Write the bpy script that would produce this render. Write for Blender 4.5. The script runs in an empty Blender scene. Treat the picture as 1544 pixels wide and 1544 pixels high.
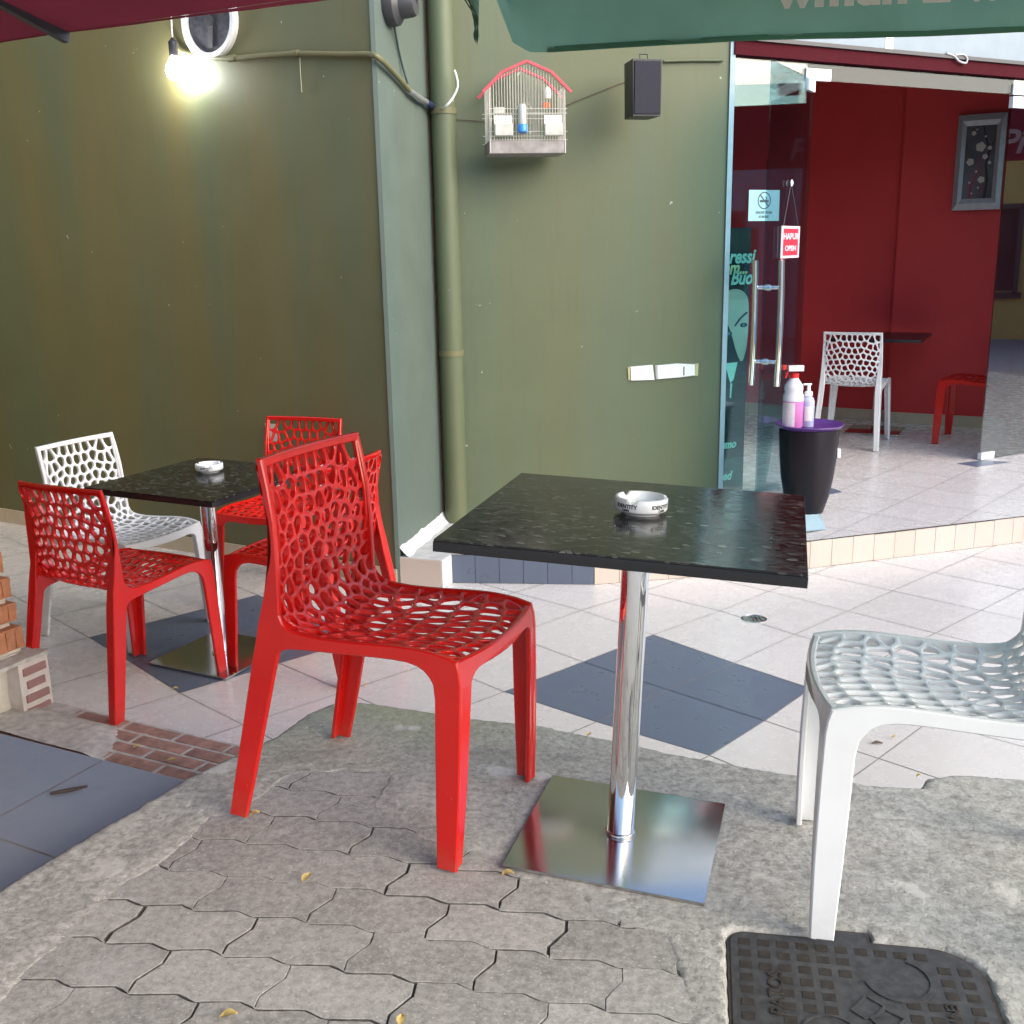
import bpy, bmesh, math, random
import numpy as np
from mathutils import Vector, Matrix, noise
random.seed(7)
R_ = math.radians
sc = bpy.context.scene
COL = sc.collection

# ------------------------------------------------------------------ camera
FPX, TH, RO, HC = 1595.575, 0.24364, -0.01955, 1.28114
fw = Vector((0, math.cos(TH), -math.sin(TH))); up0 = Vector((0, math.sin(TH), math.cos(TH))); rt0 = Vector((1, 0, 0))
rt = rt0 * math.cos(RO) + up0 * math.sin(RO); up = -rt0 * math.sin(RO) + up0 * math.cos(RO)
CAM = Vector((0, 0, HC))
cd = bpy.data.cameras.new('camera'); cam = bpy.data.objects.new('camera', cd); COL.objects.link(cam)
M = Matrix((rt, up, -fw)).transposed().to_4x4(); M.translation = CAM
cam.matrix_world = M
cd.sensor_width = 36; cd.lens = FPX / 1544 * 36; cd.clip_end = 2000; cd.clip_start = .05
sc.camera = cam

def ray(px, py):
    d = rt * ((px - 772) / FPX) + up * ((772 - py) / FPX) + fw
    return d / d.y
def aty(px, py, y): return CAM + ray(px, py) * y                 # point at depth y
def onz(px, py, z):
    d = ray(px, py); return CAM + d * ((z - HC) / d.z)
def onp(px, py, p0, n):                                           # point on a plane
    d = ray(px, py); return CAM + d * ((Vector(p0) - CAM).dot(n) / d.dot(n))

TZ = -.305      # tiled yard
PZ = -.16       # platform and shop floor

# ------------------------------------------------------------------ node helpers
def mat(name):
    m = bpy.data.materials.new(name); m.use_nodes = True
    nt = m.node_tree; b = nt.nodes['Principled BSDF']
    return m, nt, b
def N(nt, t, **kw):
    n = nt.nodes.new(t)
    for k, v in kw.items():
        if hasattr(n, k) and k not in n.inputs: setattr(n, k, v)
        else: n.inputs[k].default_value = v
    return n
def L(nt, a, b): nt.links.new(a, b)
def coord(nt, scale=(1, 1, 1), kind='Object', rot=(0, 0, 0)):
    t = N(nt, 'ShaderNodeTexCoord'); mp = N(nt, 'ShaderNodeMapping')
    mp.inputs['Scale'].default_value = scale; mp.inputs['Rotation'].default_value = rot
    L(nt, t.outputs[kind], mp.inputs['Vector']); return mp.outputs['Vector']
def ramp(nt, fac, stops):
    r = N(nt, 'ShaderNodeValToRGB'); e = r.color_ramp.elements
    while len(e) < len(stops): e.new(.5)
    for i, (p, c) in enumerate(stops): e[i].position = p; e[i].color = (*c, 1) if len(c) == 3 else c
    L(nt, fac, r.inputs['Fac']); return r.outputs['Color']
def noise_t(nt, vec, scale, detail=4, rough=.55):
    n = N(nt, 'ShaderNodeTexNoise'); n.inputs['Scale'].default_value = scale
    n.inputs['Detail'].default_value = detail; n.inputs['Roughness'].default_value = rough
    L(nt, vec, n.inputs['Vector']); return n.outputs['Fac']
def mixc(nt, fac, a, b, mode='MIX'):
    m = N(nt, 'ShaderNodeMix'); m.data_type = 'RGBA'; m.blend_type = mode
    for s, v in ((0, fac), (6, a), (7, b)):
        if isinstance(v, (int, float)): m.inputs[s].default_value = v
        elif isinstance(v, tuple): m.inputs[s].default_value = (*v, 1) if len(v) == 3 else v
        else: L(nt, v, m.inputs[s])
    return m.outputs[2]
def bump(nt, b, h, strength=.2, dist=.005):
    n = N(nt, 'ShaderNodeBump'); n.inputs['Strength'].default_value = strength; n.inputs['Distance'].default_value = dist
    L(nt, h, n.inputs['Height']); L(nt, n.outputs['Normal'], b.inputs['Normal'])
def simple(name, col, rough=.5, metal=0, var=.06, scale=30, bmp=0, spec=.5, coat=0):
    m, nt, b = mat(name)
    v = coord(nt); f = noise_t(nt, v, scale)
    lo = tuple(c * (1 - var) for c in col); hi = tuple(min(1, c * (1 + var)) for c in col)
    L(nt, ramp(nt, f, [(.3, lo), (.7, hi)]), b.inputs['Base Color'])
    b.inputs['Roughness'].default_value = rough; b.inputs['Metallic'].default_value = metal
    b.inputs['Specular IOR Level'].default_value = spec; b.inputs['Coat Weight'].default_value = coat
    if bmp: bump(nt, b, f, bmp, .002)
    return m
def glassmat(name, tint, ior=1.6, rough=0.0):
    m = bpy.data.materials.new(name); m.use_nodes = True; nt = m.node_tree; nt.nodes.clear()
    o = N(nt, 'ShaderNodeOutputMaterial'); t = N(nt, 'ShaderNodeBsdfTransparent'); g = N(nt, 'ShaderNodeBsdfGlossy')
    t.inputs['Color'].default_value = (*tint, 1); g.inputs['Roughness'].default_value = rough
    fr = N(nt, 'ShaderNodeFresnel'); ge = N(nt, 'ShaderNodeNewGeometry'); mr = N(nt, 'ShaderNodeMapRange')
    mr.inputs[3].default_value = ior; mr.inputs[4].default_value = 1 / ior           # thin pane: same reflectance from both faces
    L(nt, ge.outputs['Backfacing'], mr.inputs[0]); L(nt, mr.outputs[0], fr.inputs['IOR'])
    mx = N(nt, 'ShaderNodeMixShader'); L(nt, fr.outputs[0], mx.inputs[0]); L(nt, t.outputs[0], mx.inputs[1]); L(nt, g.outputs[0], mx.inputs[2])
    L(nt, mx.outputs[0], o.inputs['Surface']); return m

MT = {}
def wallmat(name, base, warm, cool):
    m, nt, b = mat(name)
    v = coord(nt, (1, 1, 1)); vs = coord(nt, (1.6, 1.6, .16))
    big = noise_t(nt, vs, 1.6, 3, .5); fine = noise_t(nt, v, 60, 3); mid = noise_t(nt, v, 4, 5, .6)
    c = ramp(nt, big, [(.36, cool), (.5, base), (.64, warm)])
    c = mixc(nt, .25, c, ramp(nt, mid, [(.3, tuple(x * .8 for x in base)), (.7, tuple(x * 1.15 for x in base))]))
    st = noise_t(nt, coord(nt, (9, 9, .5)), 2.2, 4, .6)
    c = mixc(nt, ramp(nt, st, [(.58, (0, 0, 0)), (.8, (.35, .35, .35))]), c, tuple(x * .72 for x in base))
    # chipped spots down to pale plaster
    ch = noise_t(nt, v, 22, 2, .5)
    c = mixc(nt, ramp(nt, ch, [(.765, (0, 0, 0)), (.775, (.6, .6, .6))]), c, (.5, .5, .45))
    L(nt, c, b.inputs['Base Color'])
    L(nt, ramp(nt, mid, [(.3, (.42,) * 3), (.7, (.6,) * 3)]), b.inputs['Roughness'])
    b.inputs['Specular IOR Level'].default_value = .45
    ws = noise_t(nt, coord(nt, (1, 1, .5)), 9, 3)
    bump(nt, b, mixc(nt, .6, fine, ws), .22, .004)
    return m
MT['olive'] = wallmat('olive_render_paint', (.148, .143, .070), (.172, .143, .060), (.126, .143, .080))
MT['olive2'] = wallmat('olive_render_paint_facade', (.103, .124, .068), (.114, .123, .061), (.095, .128, .078))
MT['olive_skylit'] = wallmat('olive_corner_sky_tint', (.102, .136, .116), (.107, .133, .107), (.097, .140, .124))  # cool sky light on the corner face, put into its colour
def m_plastic(name, col, dirt):
    m, nt, b = mat(name); v = coord(nt); f = noise_t(nt, v, 5, 4); g = noise_t(nt, v, 45, 6, .7); sc2 = noise_t(nt, coord(nt, (1, 1, .12)), 160, 3, .7)
    c = ramp(nt, f, [(.3, tuple(x * .93 for x in col)), (.7, tuple(min(1, x * 1.05) for x in col))])
    c = mixc(nt, ramp(nt, g, [(.64, (0, 0, 0)), (.85, (.05, .05, .05))]), c, dirt)
    sx = N(nt, 'ShaderNodeSeparateXYZ'); t = N(nt, 'ShaderNodeTexCoord'); L(nt, t.outputs['Object'], sx.inputs[0])
    mr = N(nt, 'ShaderNodeMapRange'); L(nt, sx.outputs['Z'], mr.inputs[0]); mr.inputs[1].default_value = .07; mr.inputs[2].default_value = 0; mr.inputs[3].default_value = 0; mr.inputs[4].default_value = .4
    mu = N(nt, 'ShaderNodeMath', operation='MULTIPLY'); L(nt, mr.outputs[0], mu.inputs[0]); L(nt, ramp(nt, g, [(.35, (.1,) * 3), (.65, (1,) * 3)]), mu.inputs[1])
    c = mixc(nt, mu.outputs[0], c, dirt)                  # scuffed, dusty feet
    L(nt, c, b.inputs['Base Color'])
    L(nt, ramp(nt, mixc(nt, .5, g, sc2), [(.35, (.13,) * 3), (.65, (.28,) * 3)]), b.inputs['Roughness'])
    bump(nt, b, g, .03, .001); return m
MT['red_plastic'] = m_plastic('red_plastic', (.58, .011, .008), (.42, .10, .07))
MT['white_plastic'] = m_plastic('white_plastic', (.76, .77, .77), (.52, .50, .46))
MT['chrome'] = simple('chrome', (.82, .83, .84), .06, 1, var=.03)
MT['black_edge'] = simple('black_edge', (.012, .012, .014), .25)
MT['white_ceramic'] = simple('white_ceramic', (.85, .86, .86), .12, var=.01, coat=.4)
MT['dark_ink'] = simple('dark_ink', (.02, .02, .025), .5)
MT['grey_ink'] = simple('grey_ink', (.12, .12, .13), .5)
MT['jamb'] = simple('pale_blue_jamb', (.28, .39, .44), .45)
MT['white_metal'] = simple('white_metal', (.85, .87, .88), .3)
MT['black_plastic'] = simple('black_plastic', (.018, .018, .024), .42)
MT['dark_metal'] = simple('dark_grey_metal', (.05, .05, .055), .45)
MT['beam'] = simple('dark_red_beam', (.06, .007, .012), .85, spec=.1)
MT['lintel'] = simple('pale_lintel_paint', (.22, .275, .32), .55, var=.06, scale=8)
MT['red_wall'] = simple('interior_red_paint', (.60, .036, .037), .6, var=.04, scale=3)
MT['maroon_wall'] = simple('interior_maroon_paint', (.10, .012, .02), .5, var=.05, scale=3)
MT['cream'] = simple('cream_skirting_tile', (.55, .46, .33), .35, var=.08, scale=10)
MT['interior_white'] = simple('interior_ceiling_paint', (.5, .5, .5), .8)
MT['dark_tile'] = None

def m_tile(name, c1, c2, rough=.22):
    m, nt, b = mat(name); v = coord(nt)
    f = noise_t(nt, v, 1.1, 4); g = noise_t(nt, v, 14, 5, .65); sp = noise_t(nt, v, 90, 2)
    c = ramp(nt, f, [(.2, c1), (.8, c2)])
    c = mixc(nt, .12, c, ramp(nt, g, [(.3, tuple(x * .95 for x in c1)), (.7, c2)]))
    dirt = noise_t(nt, v, 5, 6, .7)
    c = mixc(nt, ramp(nt, dirt, [(.6, (0, 0, 0)), (.95, (.10, .10, .10))]), c, tuple(x * .7 for x in c1))
    geo = N(nt, 'ShaderNodeNewGeometry')
    c = mixc(nt, 1.0, c, ramp(nt, geo.outputs['Random Per Island'], [(0, (.95, .945, .94)), (1, (1, 1, 1))]), 'MULTIPLY')
    L(nt, c, b.inputs['Base Color'])
    L(nt, ramp(nt, g, [(.3, (rough * .8,) * 3), (.75, (rough * 1.7,) * 3)]), b.inputs['Roughness'])
    bump(nt, b, sp, .03, .001)
    return m
MT['tile'] = m_tile('pale_floor_tile', (.625, .594, .564), (.675, .645, .617))
MT['tile_dark'] = m_tile('slate_blue_floor_tile', (.108, .136, .192), (.132, .162, .222), .3)
MT['slate'] = m_tile('slate_blue_big_tile', (.235, .27, .325), (.275, .31, .37), .42)
MT['grout'] = simple('grout', (.30, .265, .24), .9, var=.25, scale=12)
MT['grout_dark'] = simple('dirty_grout', (.10, .095, .085), .95, var=.3, scale=20)

def m_conc():
    m, nt, b = mat('rough_concrete'); v = coord(nt)
    f = noise_t(nt, v, 3.0, 8, .68); g = noise_t(nt, v, 55, 8, .72); s = noise_t(nt, v, 130, 3, .6); w = noise_t(nt, v, 1.3, 4)
    c = ramp(nt, f, [(.28, (.33, .32, .295)), (.46, (.44, .425, .39)), (.58, (.50, .485, .45)), (.76, (.64, .62, .58))])
    c = mixc(nt, .55, c, ramp(nt, g, [(.36, (.13, .125, .11)), (.5, (.38, .37, .34)), (.64, (.62, .60, .56))]))
    # greenish algae toward the tiled edge (world y) broken up by noise
    sx = N(nt, 'ShaderNodeSeparateXYZ'); t = N(nt, 'ShaderNodeTexCoord'); L(nt, t.outputs['Object'], sx.inputs[0])
    mr = N(nt, 'ShaderNodeMapRange'); L(nt, sx.outputs['Y'], mr.inputs[0])
    mr.inputs[1].default_value = 2.3; mr.inputs[2].default_value = 2.75; mr.inputs[3].default_value = 0; mr.inputs[4].default_value = .75
    mx = N(nt, 'ShaderNodeMapRange'); L(nt, sx.outputs['X'], mx.inputs[0])
    mx.inputs[1].default_value = .5; mx.inputs[2].default_value = -.2; mx.inputs[3].default_value = .1; mx.inputs[4].default_value = 1
    mu = N(nt, 'ShaderNodeMath', operation='MULTIPLY'); L(nt, mr.outputs[0], mu.inputs[0]); L(nt, mx.outputs[0], mu.inputs[1])
    mu2 = N(nt, 'ShaderNodeMath', operation='MULTIPLY'); L(nt, mu.outputs[0], mu2.inputs[0])
    L(nt, ramp(nt, w, [(.3, (.35,) * 3), (.6, (1,) * 3)]), mu2.inputs[1])
    c = mixc(nt, mu2.outputs[0], c, (.30, .33, .19), 'MIX')
    pw = noise_t(nt, v, 6.5, 4, .5)
    c = mixc(nt, ramp(nt, pw, [(.63, (0, 0, 0)), (.68, (.75, .75, .75))]), c, (.66, .64, .59))
    c = mixc(nt, ramp(nt, s, [(.64, (0, 0, 0)), (.74, (.6, .6, .6))]), c, (.66, .64, .60))
    vo = N(nt, 'ShaderNodeTexVoronoi'); vo.inputs['Scale'].default_value = 85; L(nt, v, vo.inputs['Vector'])
    sc3 = N(nt, 'ShaderNodeSeparateColor'); L(nt, vo.outputs['Color'], sc3.inputs[0])
    peb = N(nt, 'ShaderNodeMath', operation='LESS_THAN'); L(nt, vo.outputs['Distance'], peb.inputs[0]); peb.inputs[1].default_value = .30
    pk = N(nt, 'ShaderNodeMath', operation='GREATER_THAN'); L(nt, sc3.outputs[0], pk.inputs[0]); pk.inputs[1].default_value = .72
    pm = N(nt, 'ShaderNodeMath', operation='MULTIPLY'); L(nt, peb.outputs[0], pm.inputs[0]); L(nt, pk.outputs[0], pm.inputs[1])
    pm2 = N(nt, 'ShaderNodeMath', operation='MULTIPLY'); L(nt, pm.outputs[0], pm2.inputs[0]); pm2.inputs[1].default_value = .55
    c = mixc(nt, pm2.outputs[0], c, ramp(nt, sc3.outputs[1], [(0, (.16, .15, .14)), (.5, (.40, .38, .35)), (1, (.70, .68, .64))]))
    stn = noise_t(nt, coord(nt, (1.4, 2.6, 1)), 2.4, 5, .6)
    c = mixc(nt, ramp(nt, stn, [(.56, (0, 0, 0)), (.70, (.38, .38, .38))]), c, (.17, .16, .145))
    L(nt, c, b.inputs['Base Color']); b.inputs['Roughness'].default_value = .93; b.inputs['Specular IOR Level'].default_value = .25
    bump(nt, b, g, .7, .007)
    return m
MT['concrete'] = m_conc()
def m_paver():
    m, nt, b = mat('worn_concrete_paver'); v = coord(nt)
    f = noise_t(nt, v, 7, 6, .65); g = noise_t(nt, v, 60, 6, .7); s = noise_t(nt, v, 190, 2, .6); w = noise_t(nt, v, 2.2, 5)
    geo = N(nt, 'ShaderNodeNewGeometry')
    c = ramp(nt, geo.outputs['Random Per Island'], [(0, (.27, .26, .24)), (.5, (.41, .395, .37)), (1, (.55, .53, .49))])
    c = mixc(nt, .5, c, ramp(nt, f, [(.32, (.26, .25, .23)), (.55, (.41, .39, .36)), (.72, (.55, .53, .50))]))
    c = mixc(nt, .4, c, ramp(nt, g, [(.36, (.12, .115, .105)), (.64, (.54, .52, .49))]))
    c = mixc(nt, ramp(nt, w, [(.60, (0, 0, 0)), (.72, (.5, .5, .5))]), c, (.50, .49, .47))
    c = mixc(nt, ramp(nt, s, [(.30, (.45, .45, .45)), (.40, (0, 0, 0))]), c, (.13, .12, .11))
    c = mixc(nt, ramp(nt, s, [(.63, (0, 0, 0)), (.72, (.75, .75, .75))]), c, (.68, .66, .62))
    L(nt, c, b.inputs['Base Color']); b.inputs['Roughness'].default_value = .9; b.inputs['Specular IOR Level'].default_value = .3
    bump(nt, b, g, .35, .003)
    return m
MT['paver'] = m_paver()
def m_granite():
    m, nt, b = mat('black_pebble_tabletop'); v = coord(nt, (1, 1, 1))
    vs = coord(nt, (62, 95, 62))
    vo = N(nt, 'ShaderNodeTexVoronoi'); vo.inputs['Scale'].default_value = 1.0; vo.inputs['Randomness'].default_value = .9; L(nt, vs, vo.inputs['Vector'])
    v2 = N(nt, 'ShaderNodeTexVoronoi'); v2.feature = 'DISTANCE_TO_EDGE'; v2.inputs['Scale'].default_value = 1.0; v2.inputs['Randomness'].default_value = .9; L(nt, vs, v2.inputs['Vector'])
    sx = N(nt, 'ShaderNodeSeparateColor'); L(nt, vo.outputs['Color'], sx.inputs[0])
    c = ramp(nt, sx.outputs[0], [(0, (.004, .004, .005)), (.5, (.010, .010, .012)), (.75, (.03, .03, .03)), (.92, (.075, .075, .07)), (1, (.15, .145, .135))])
    c = mixc(nt, ramp(nt, v2.outputs['Distance'], [(.02, (1, 1, 1)), (.09, (0, 0, 0))]), c, (.004, .004, .005))
    L(nt, c, b.inputs['Base Color'])
    L(nt, ramp(nt, sx.outputs[1], [(0, (.09,) * 3), (1, (.2,) * 3)]), b.inputs['Roughness'])
    b.inputs['Specular IOR Level'].default_value = .5
    bump(nt, b, v2.outputs['Distance'], .012, .001)
    return m
MT['granite'] = m_granite()
def m_steel():
    m, nt, b = mat('brushed_steel'); v = coord(nt, (4, 300, 4))
    f = noise_t(nt, v, 1, 2); g = noise_t(nt, coord(nt), 9, 5)
    b.inputs['Base Color'].default_value = (.52, .52, .52, 1); b.inputs['Metallic'].default_value = 1
    L(nt, ramp(nt, g, [(.3, (.13,) * 3), (.7, (.20,) * 3)]), b.inputs['Roughness'])
    bump(nt, b, f, .012, .001); return m
MT['steel'] = m_steel()
def m_fabric(name, col, trans=.25):
    m = bpy.data.materials.new(name); m.use_nodes = True; nt = m.node_tree; b = nt.nodes['Principled BSDF']
    v = coord(nt); f = noise_t(nt, v, 3, 4)
    wv = noise_t(nt, v, 400, 1)
    c = ramp(nt, f, [(.3, tuple(x * .85 for x in col)), (.7, tuple(min(1, x * 1.12) for x in col))])
    L(nt, c, b.inputs['Base Color']); b.inputs['Roughness'].default_value = .85; b.inputs['Specular IOR Level'].default_value = .2
    bump(nt, b, wv, .15, .001)
    tr = N(nt, 'ShaderNodeBsdfTranslucent'); L(nt, c, tr.inputs['Color'])
    mx = N(nt, 'ShaderNodeMixShader'); mx.inputs[0].default_value = trans
    L(nt, b.outputs[0], mx.inputs[1]); L(nt, tr.outputs[0], mx.inputs[2])
    L(nt, mx.outputs[0], nt.nodes['Material Output'].inputs['Surface']); return m
MT['green_fabric'] = m_fabric('green_canvas', (.205, .35, .245), .6)
MT['maroon_fabric'] = m_fabric('maroon_canvas', (.22, .03, .05), .12)
MT['cream_letters'] = simple('cream_lettering', (.62, .52, .44), .8)
MT['glass'] = glassmat('clear_glass', (.80, .93, .93), 1.75)
MT['glass_dark'] = glassmat('tinted_door_glass', (.70, .84, .88), 1.5)
MT['glass_mirror'] = glassmat('reflective_glass', (.45, .55, .58), 3.0)
MT['glass_transom'] = glassmat('transom_glass', (.50, .60, .64), 1.42)
MT['clear_plastic'] = glassmat('clear_plastic', (.86, .88, .92), 1.4, .05)
MT['pipe'] = MT['olive2']

# ------------------------------------------------------------------ mesh helpers
class MB:
    def __init__(s): s.v = []; s.f = []; s.m = []
    def add(s, vs, fs, mi=0):
        o = len(s.v); s.v += [tuple(x) for x in vs]; s.f += [tuple(i + o for i in f) for f in fs]; s.m += [mi] * len(fs); return s
    def box(s, c, sz, rot=None, mi=0, bev=0):
        c = Vector(c); hx, hy, hz = (x / 2 for x in sz)
        if bev:
            bm = bmesh.new(); bmesh.ops.create_cube(bm, size=1); bmesh.ops.scale(bm, vec=sz, verts=bm.verts)
            bmesh.ops.bevel(bm, geom=bm.edges[:], offset=bev, segments=2, affect='EDGES', profile=.7)
            bm.verts.index_update(); P = [v.co.copy() for v in bm.verts]; F = [[v.index for v in f.verts] for f in bm.faces]; bm.free()
        else:
            P = [Vector((x, y, z)) for x in (-hx, hx) for y in (-hy, hy) for z in (-hz, hz)]
            F = [(0, 1, 3, 2), (4, 6, 7, 5), (0, 4, 5, 1), (2, 3, 7, 6), (0, 2, 6, 4), (1, 5, 7, 3)]
        if rot is not None: P = [rot @ p for p in P]
        return s.add([p + c for p in P], F, mi)
    def tube(s, pts, r, n=12, mi=0, cap=True):
        pts = [Vector(p) for p in pts]; rs = r if isinstance(r, (list, tuple)) else [r] * len(pts)
        o = len(s.v); prev = None
        for i, p in enumerate(pts):
            t = (pts[min(i + 1, len(pts) - 1)] - pts[max(i - 1, 0)]).normalized()
            if prev is None:
                a = Vector((0, 0, 1)) if abs(t.z) < .9 else Vector((1, 0, 0)); u = t.cross(a).normalized()
            else: u = (prev - t * prev.dot(t)).normalized()
            prev = u; w = t.cross(u)
            for k in range(n):
                an = 2 * math.pi * k / n; s.v.append(tuple(p + (u * math.cos(an) + w * math.sin(an)) * rs[i]))
        for i in range(len(pts) - 1):
            for k in range(n):
                a = o + i * n + k; b = o + i * n + (k + 1) % n
                s.f.append((a, b, b + n, a + n)); s.m.append(mi)
        if cap:
            s.f.append(tuple(o + k for k in reversed(range(n)))); s.m.append(mi)
            e = o + (len(pts) - 1) * n; s.f.append(tuple(e + k for k in range(n))); s.m.append(mi)
        return s
    def lathe(s, prof, n=32, c=(0, 0, 0), mi=0, axis=None, capb=True, capt=True):
        o = len(s.v); c = Vector(c); Q = axis if axis is not None else Matrix.Identity(3)
        for r, z in prof:
            for k in range(n):
                a = 2 * math.pi * k / n; s.v.append(tuple(c + Q @ Vector((r * math.cos(a), r * math.sin(a), z))))
        for i in range(len(prof) - 1):
            for k in range(n):
                a = o + i * n + k; b = o + i * n + (k + 1) % n
                s.f.append((a, b, b + n, a + n)); s.m.append(mi)
        if capb and prof[0][0] > 1e-5: s.f.append(tuple(o + k for k in reversed(range(n)))); s.m.append(mi)
        if capt and prof[-1][0] > 1e-5:
            e = o + (len(prof) - 1) * n; s.f.append(tuple(e + k for k in range(n))); s.m.append(mi)
        return s
    def prism(s, poly, z0, z1, mi=0, top=True, bottom=True):
        n = len(poly); P = [(x, y, z0) for x, y in poly] + [(x, y, z1) for x, y in poly]
        F = [(i, (i + 1) % n, (i + 1) % n + n, i + n) for i in range(n)]
        if top: F.append(tuple(range(n, 2 * n)))
        if bottom: F.append(tuple(reversed(range(n))))
        return s.add(P, F, mi)
    def slab(s, pts, nrm, t, mi=0):                       # planar polygon with thickness t along nrm
        n = len(pts); P = [Vector(p) for p in pts]; Q = [p + Vector(nrm) * t for p in P]
        F = [(i, (i + 1) % n, (i + 1) % n + n, i + n) for i in range(n)] + [tuple(reversed(range(n))), tuple(range(n, 2 * n))]
        return s.add(P + Q, F, mi)
    def build(s, name, mats, parent=None, smooth=None, world=None, weld=False):
        me = bpy.data.meshes.new(name); me.from_pydata(s.v, [], s.f)
        if not isinstance(mats, (list, tuple)): mats = [mats]
        for m in mats: me.materials.append(m)
        if len(mats) > 1: me.polygons.foreach_set('material_index', s.m)
        bm = bmesh.new(); bm.from_mesh(me)
        if weld: bmesh.ops.remove_doubles(bm, verts=bm.verts[:], dist=1e-5)
        bmesh.ops.recalc_face_normals(bm, faces=bm.faces[:]); bm.to_mesh(me); bm.free()
        if smooth is not None:
            me.polygons.foreach_set('use_smooth', [True] * len(me.polygons)); me.set_sharp_from_angle(angle=R_(smooth))
        me.update()
        o = bpy.data.objects.new(name, me); COL.objects.link(o)
        if parent is not None: o.parent = parent
        if world is not None: o.matrix_world = world
        return o
def tag(o, label=None, cat=None, group=None, kind=None):
    if label: o['label'] = label
    if cat: o['category'] = cat
    if group: o['group'] = group
    if kind: o['kind'] = kind
    return o
def thing(name, label, cat, loc=(0, 0, 0), rotz=0, group=None, mw=None):
    o = bpy.data.objects.new(name, None); COL.objects.link(o); o.empty_display_size = .1
    if mw is not None: o.matrix_world = mw
    else: o.location = loc; o.rotation_euler = (0, 0, rotz)
    return tag(o, label, cat, group)
def copy_tree(o, parent=None):
    c = o.copy(); COL.objects.link(c)
    if parent is not None: c.parent = parent; c.matrix_parent_inverse = o.matrix_parent_inverse.copy()
    for ch in list(o.children): copy_tree(ch, c)
    return c
def text(name, body, size, mw, m, parent=None, ext=.0006, bold=0, shear=0, sx=1.0, align='CENTER', sub=None):
    cu = bpy.data.curves.new('t', 'FONT'); cu.body = body; cu.size = size; cu.extrude = ext; cu.offset = bold; cu.shear = shear
    cu.align_x = align; cu.align_y = 'CENTER'; cu.resolution_u = 4
    t = bpy.data.objects.new('t', cu); COL.objects.link(t)
    dg = bpy.context.evaluated_depsgraph_get(); me = bpy.data.meshes.new_from_object(t.evaluated_get(dg))
    bpy.data.objects.remove(t); me.materials.clear(); me.materials.append(m)
    me.transform(Matrix.Diagonal((sx, 1, 1, 1))); me.transform(mw)
    o = bpy.data.objects.new(name, me); COL.objects.link(o)
    if parent is not None: o.parent = parent
    return o
def frame(origin, xax, n):                                # matrix: x right along xax, z along n (towards the viewer)
    x = Vector(xax).normalized(); z = Vector(n).normalized(); y = z.cross(x).normalized(); x = y.cross(z)
    m = Matrix((x, y, z)).transposed().to_4x4(); m.translation = Vector(origin); return m
def lerp_tab(tab, z):
    for (a, va), (b, vb) in zip(tab, tab[1:]):
        if (a <= z <= b) or (a >= z >= b): return va + (vb - va) * (z - a) / (b - a) if b != a else va
    lo, hi = (tab[0], tab[-1]) if tab[0][0] < tab[-1][0] else (tab[-1], tab[0])
    return lo[1] if z < lo[0] else hi[1]
def catmull(P, n=8):
    P = [Vector(p) for p in P]; Q = [P[0] * 2 - P[1]] + P + [P[-1] * 2 - P[-2]]; out = []
    for i in range(1, len(Q) - 2):
        a, b, c, d = Q[i - 1:i + 3]
        for k in range(n):
            t = k / n
            out.append(.5 * ((2 * b) + (c - a) * t + (2 * a - 5 * b + 4 * c - d) * t * t + (3 * b - a - 3 * c + d) * t ** 3))
    out.append(P[-1]); return out
def arclen(P):
    s = [0]
    for a, b in zip(P, P[1:]): s.append(s[-1] + (b - a).length)
    return s
def sample(P, S, t):
    t = max(0, min(1, t)) * S[-1]
    for i in range(len(S) - 1):
        if t <= S[i + 1]:
            k = (t - S[i]) / max(1e-9, S[i + 1] - S[i]); return P[i] * (1 - k) + P[i + 1] * k
    return P[-1].copy()
def fbm(x, y, z=0, o=4):
    return noise.fractal(Vector((x, y, z)), 1.0, 2.0, o)

# ------------------------------------------------------------------ chair
def xo(z): return .212 - (z - .46) * .027 if z > .46 else .212 + (.46 - z) * .045     # outer half width
REAR = [(.825, -.242), (.766, -.230), (.691, -.213), (.624, -.208), (.578, -.217), (.469, -.240), (.308, -.268), (.174, -.290), (0, -.318)]
def yr(z): return lerp_tab(REAR, z)
def plate(mb, out, fmap, t, bev, cuts=()):
    """closed outline (2D, any winding) -> plate with chamfered rims; edges listed in cuts stay open"""
    n = len(out); P = [Vector((a, b)) for a, b in out]
    area = sum(P[i].x * P[(i + 1) % n].y - P[(i + 1) % n].x * P[i].y for i in range(n))
    sg = 1 if area > 0 else -1
    ins = []
    for i in range(n):
        ep = (P[i] - P[i - 1]).normalized(); en = (P[(i + 1) % n] - P[i]).normalized()
        np_ = Vector((-ep.y, ep.x)) * sg; nn = Vector((-en.y, en.x)) * sg
        cp = ((i - 1) % n) in cuts; cn = i in cuts
        if cp and not cn: d = -ep; k = d / max(.3, abs(d.dot(nn)))
        elif cn and not cp: d = en; k = d / max(.3, abs(d.dot(np_)))
        elif cp and cn: k = Vector((0, 0))
        else:
            b = (np_ + nn); b = b.normalized() if b.length > 1e-6 else nn; k = b / max(.45, b.dot(nn))
        ins.append(P[i] + k * bev)
    rings = [(ins, 0), (P, bev), (P, t - bev), (ins, t)]
    o = len(mb.v)
    for q, d in rings:
        for a in q: mb.v.append(tuple(fmap(a.x, a.y, d)))
    for r in range(3):
        for i in range(n):
            if i in cuts: continue
            a = o + r * n + i; b = o + r * n + (i + 1) % n; mb.f.append((a, b, b + n, a + n)); mb.m.append(0)
    mb.f.append(tuple(o + i for i in range(n))); mb.m.append(0)
    mb.f.append(tuple(o + 3 * n + i for i in reversed(range(n)))); mb.m.append(0)

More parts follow.
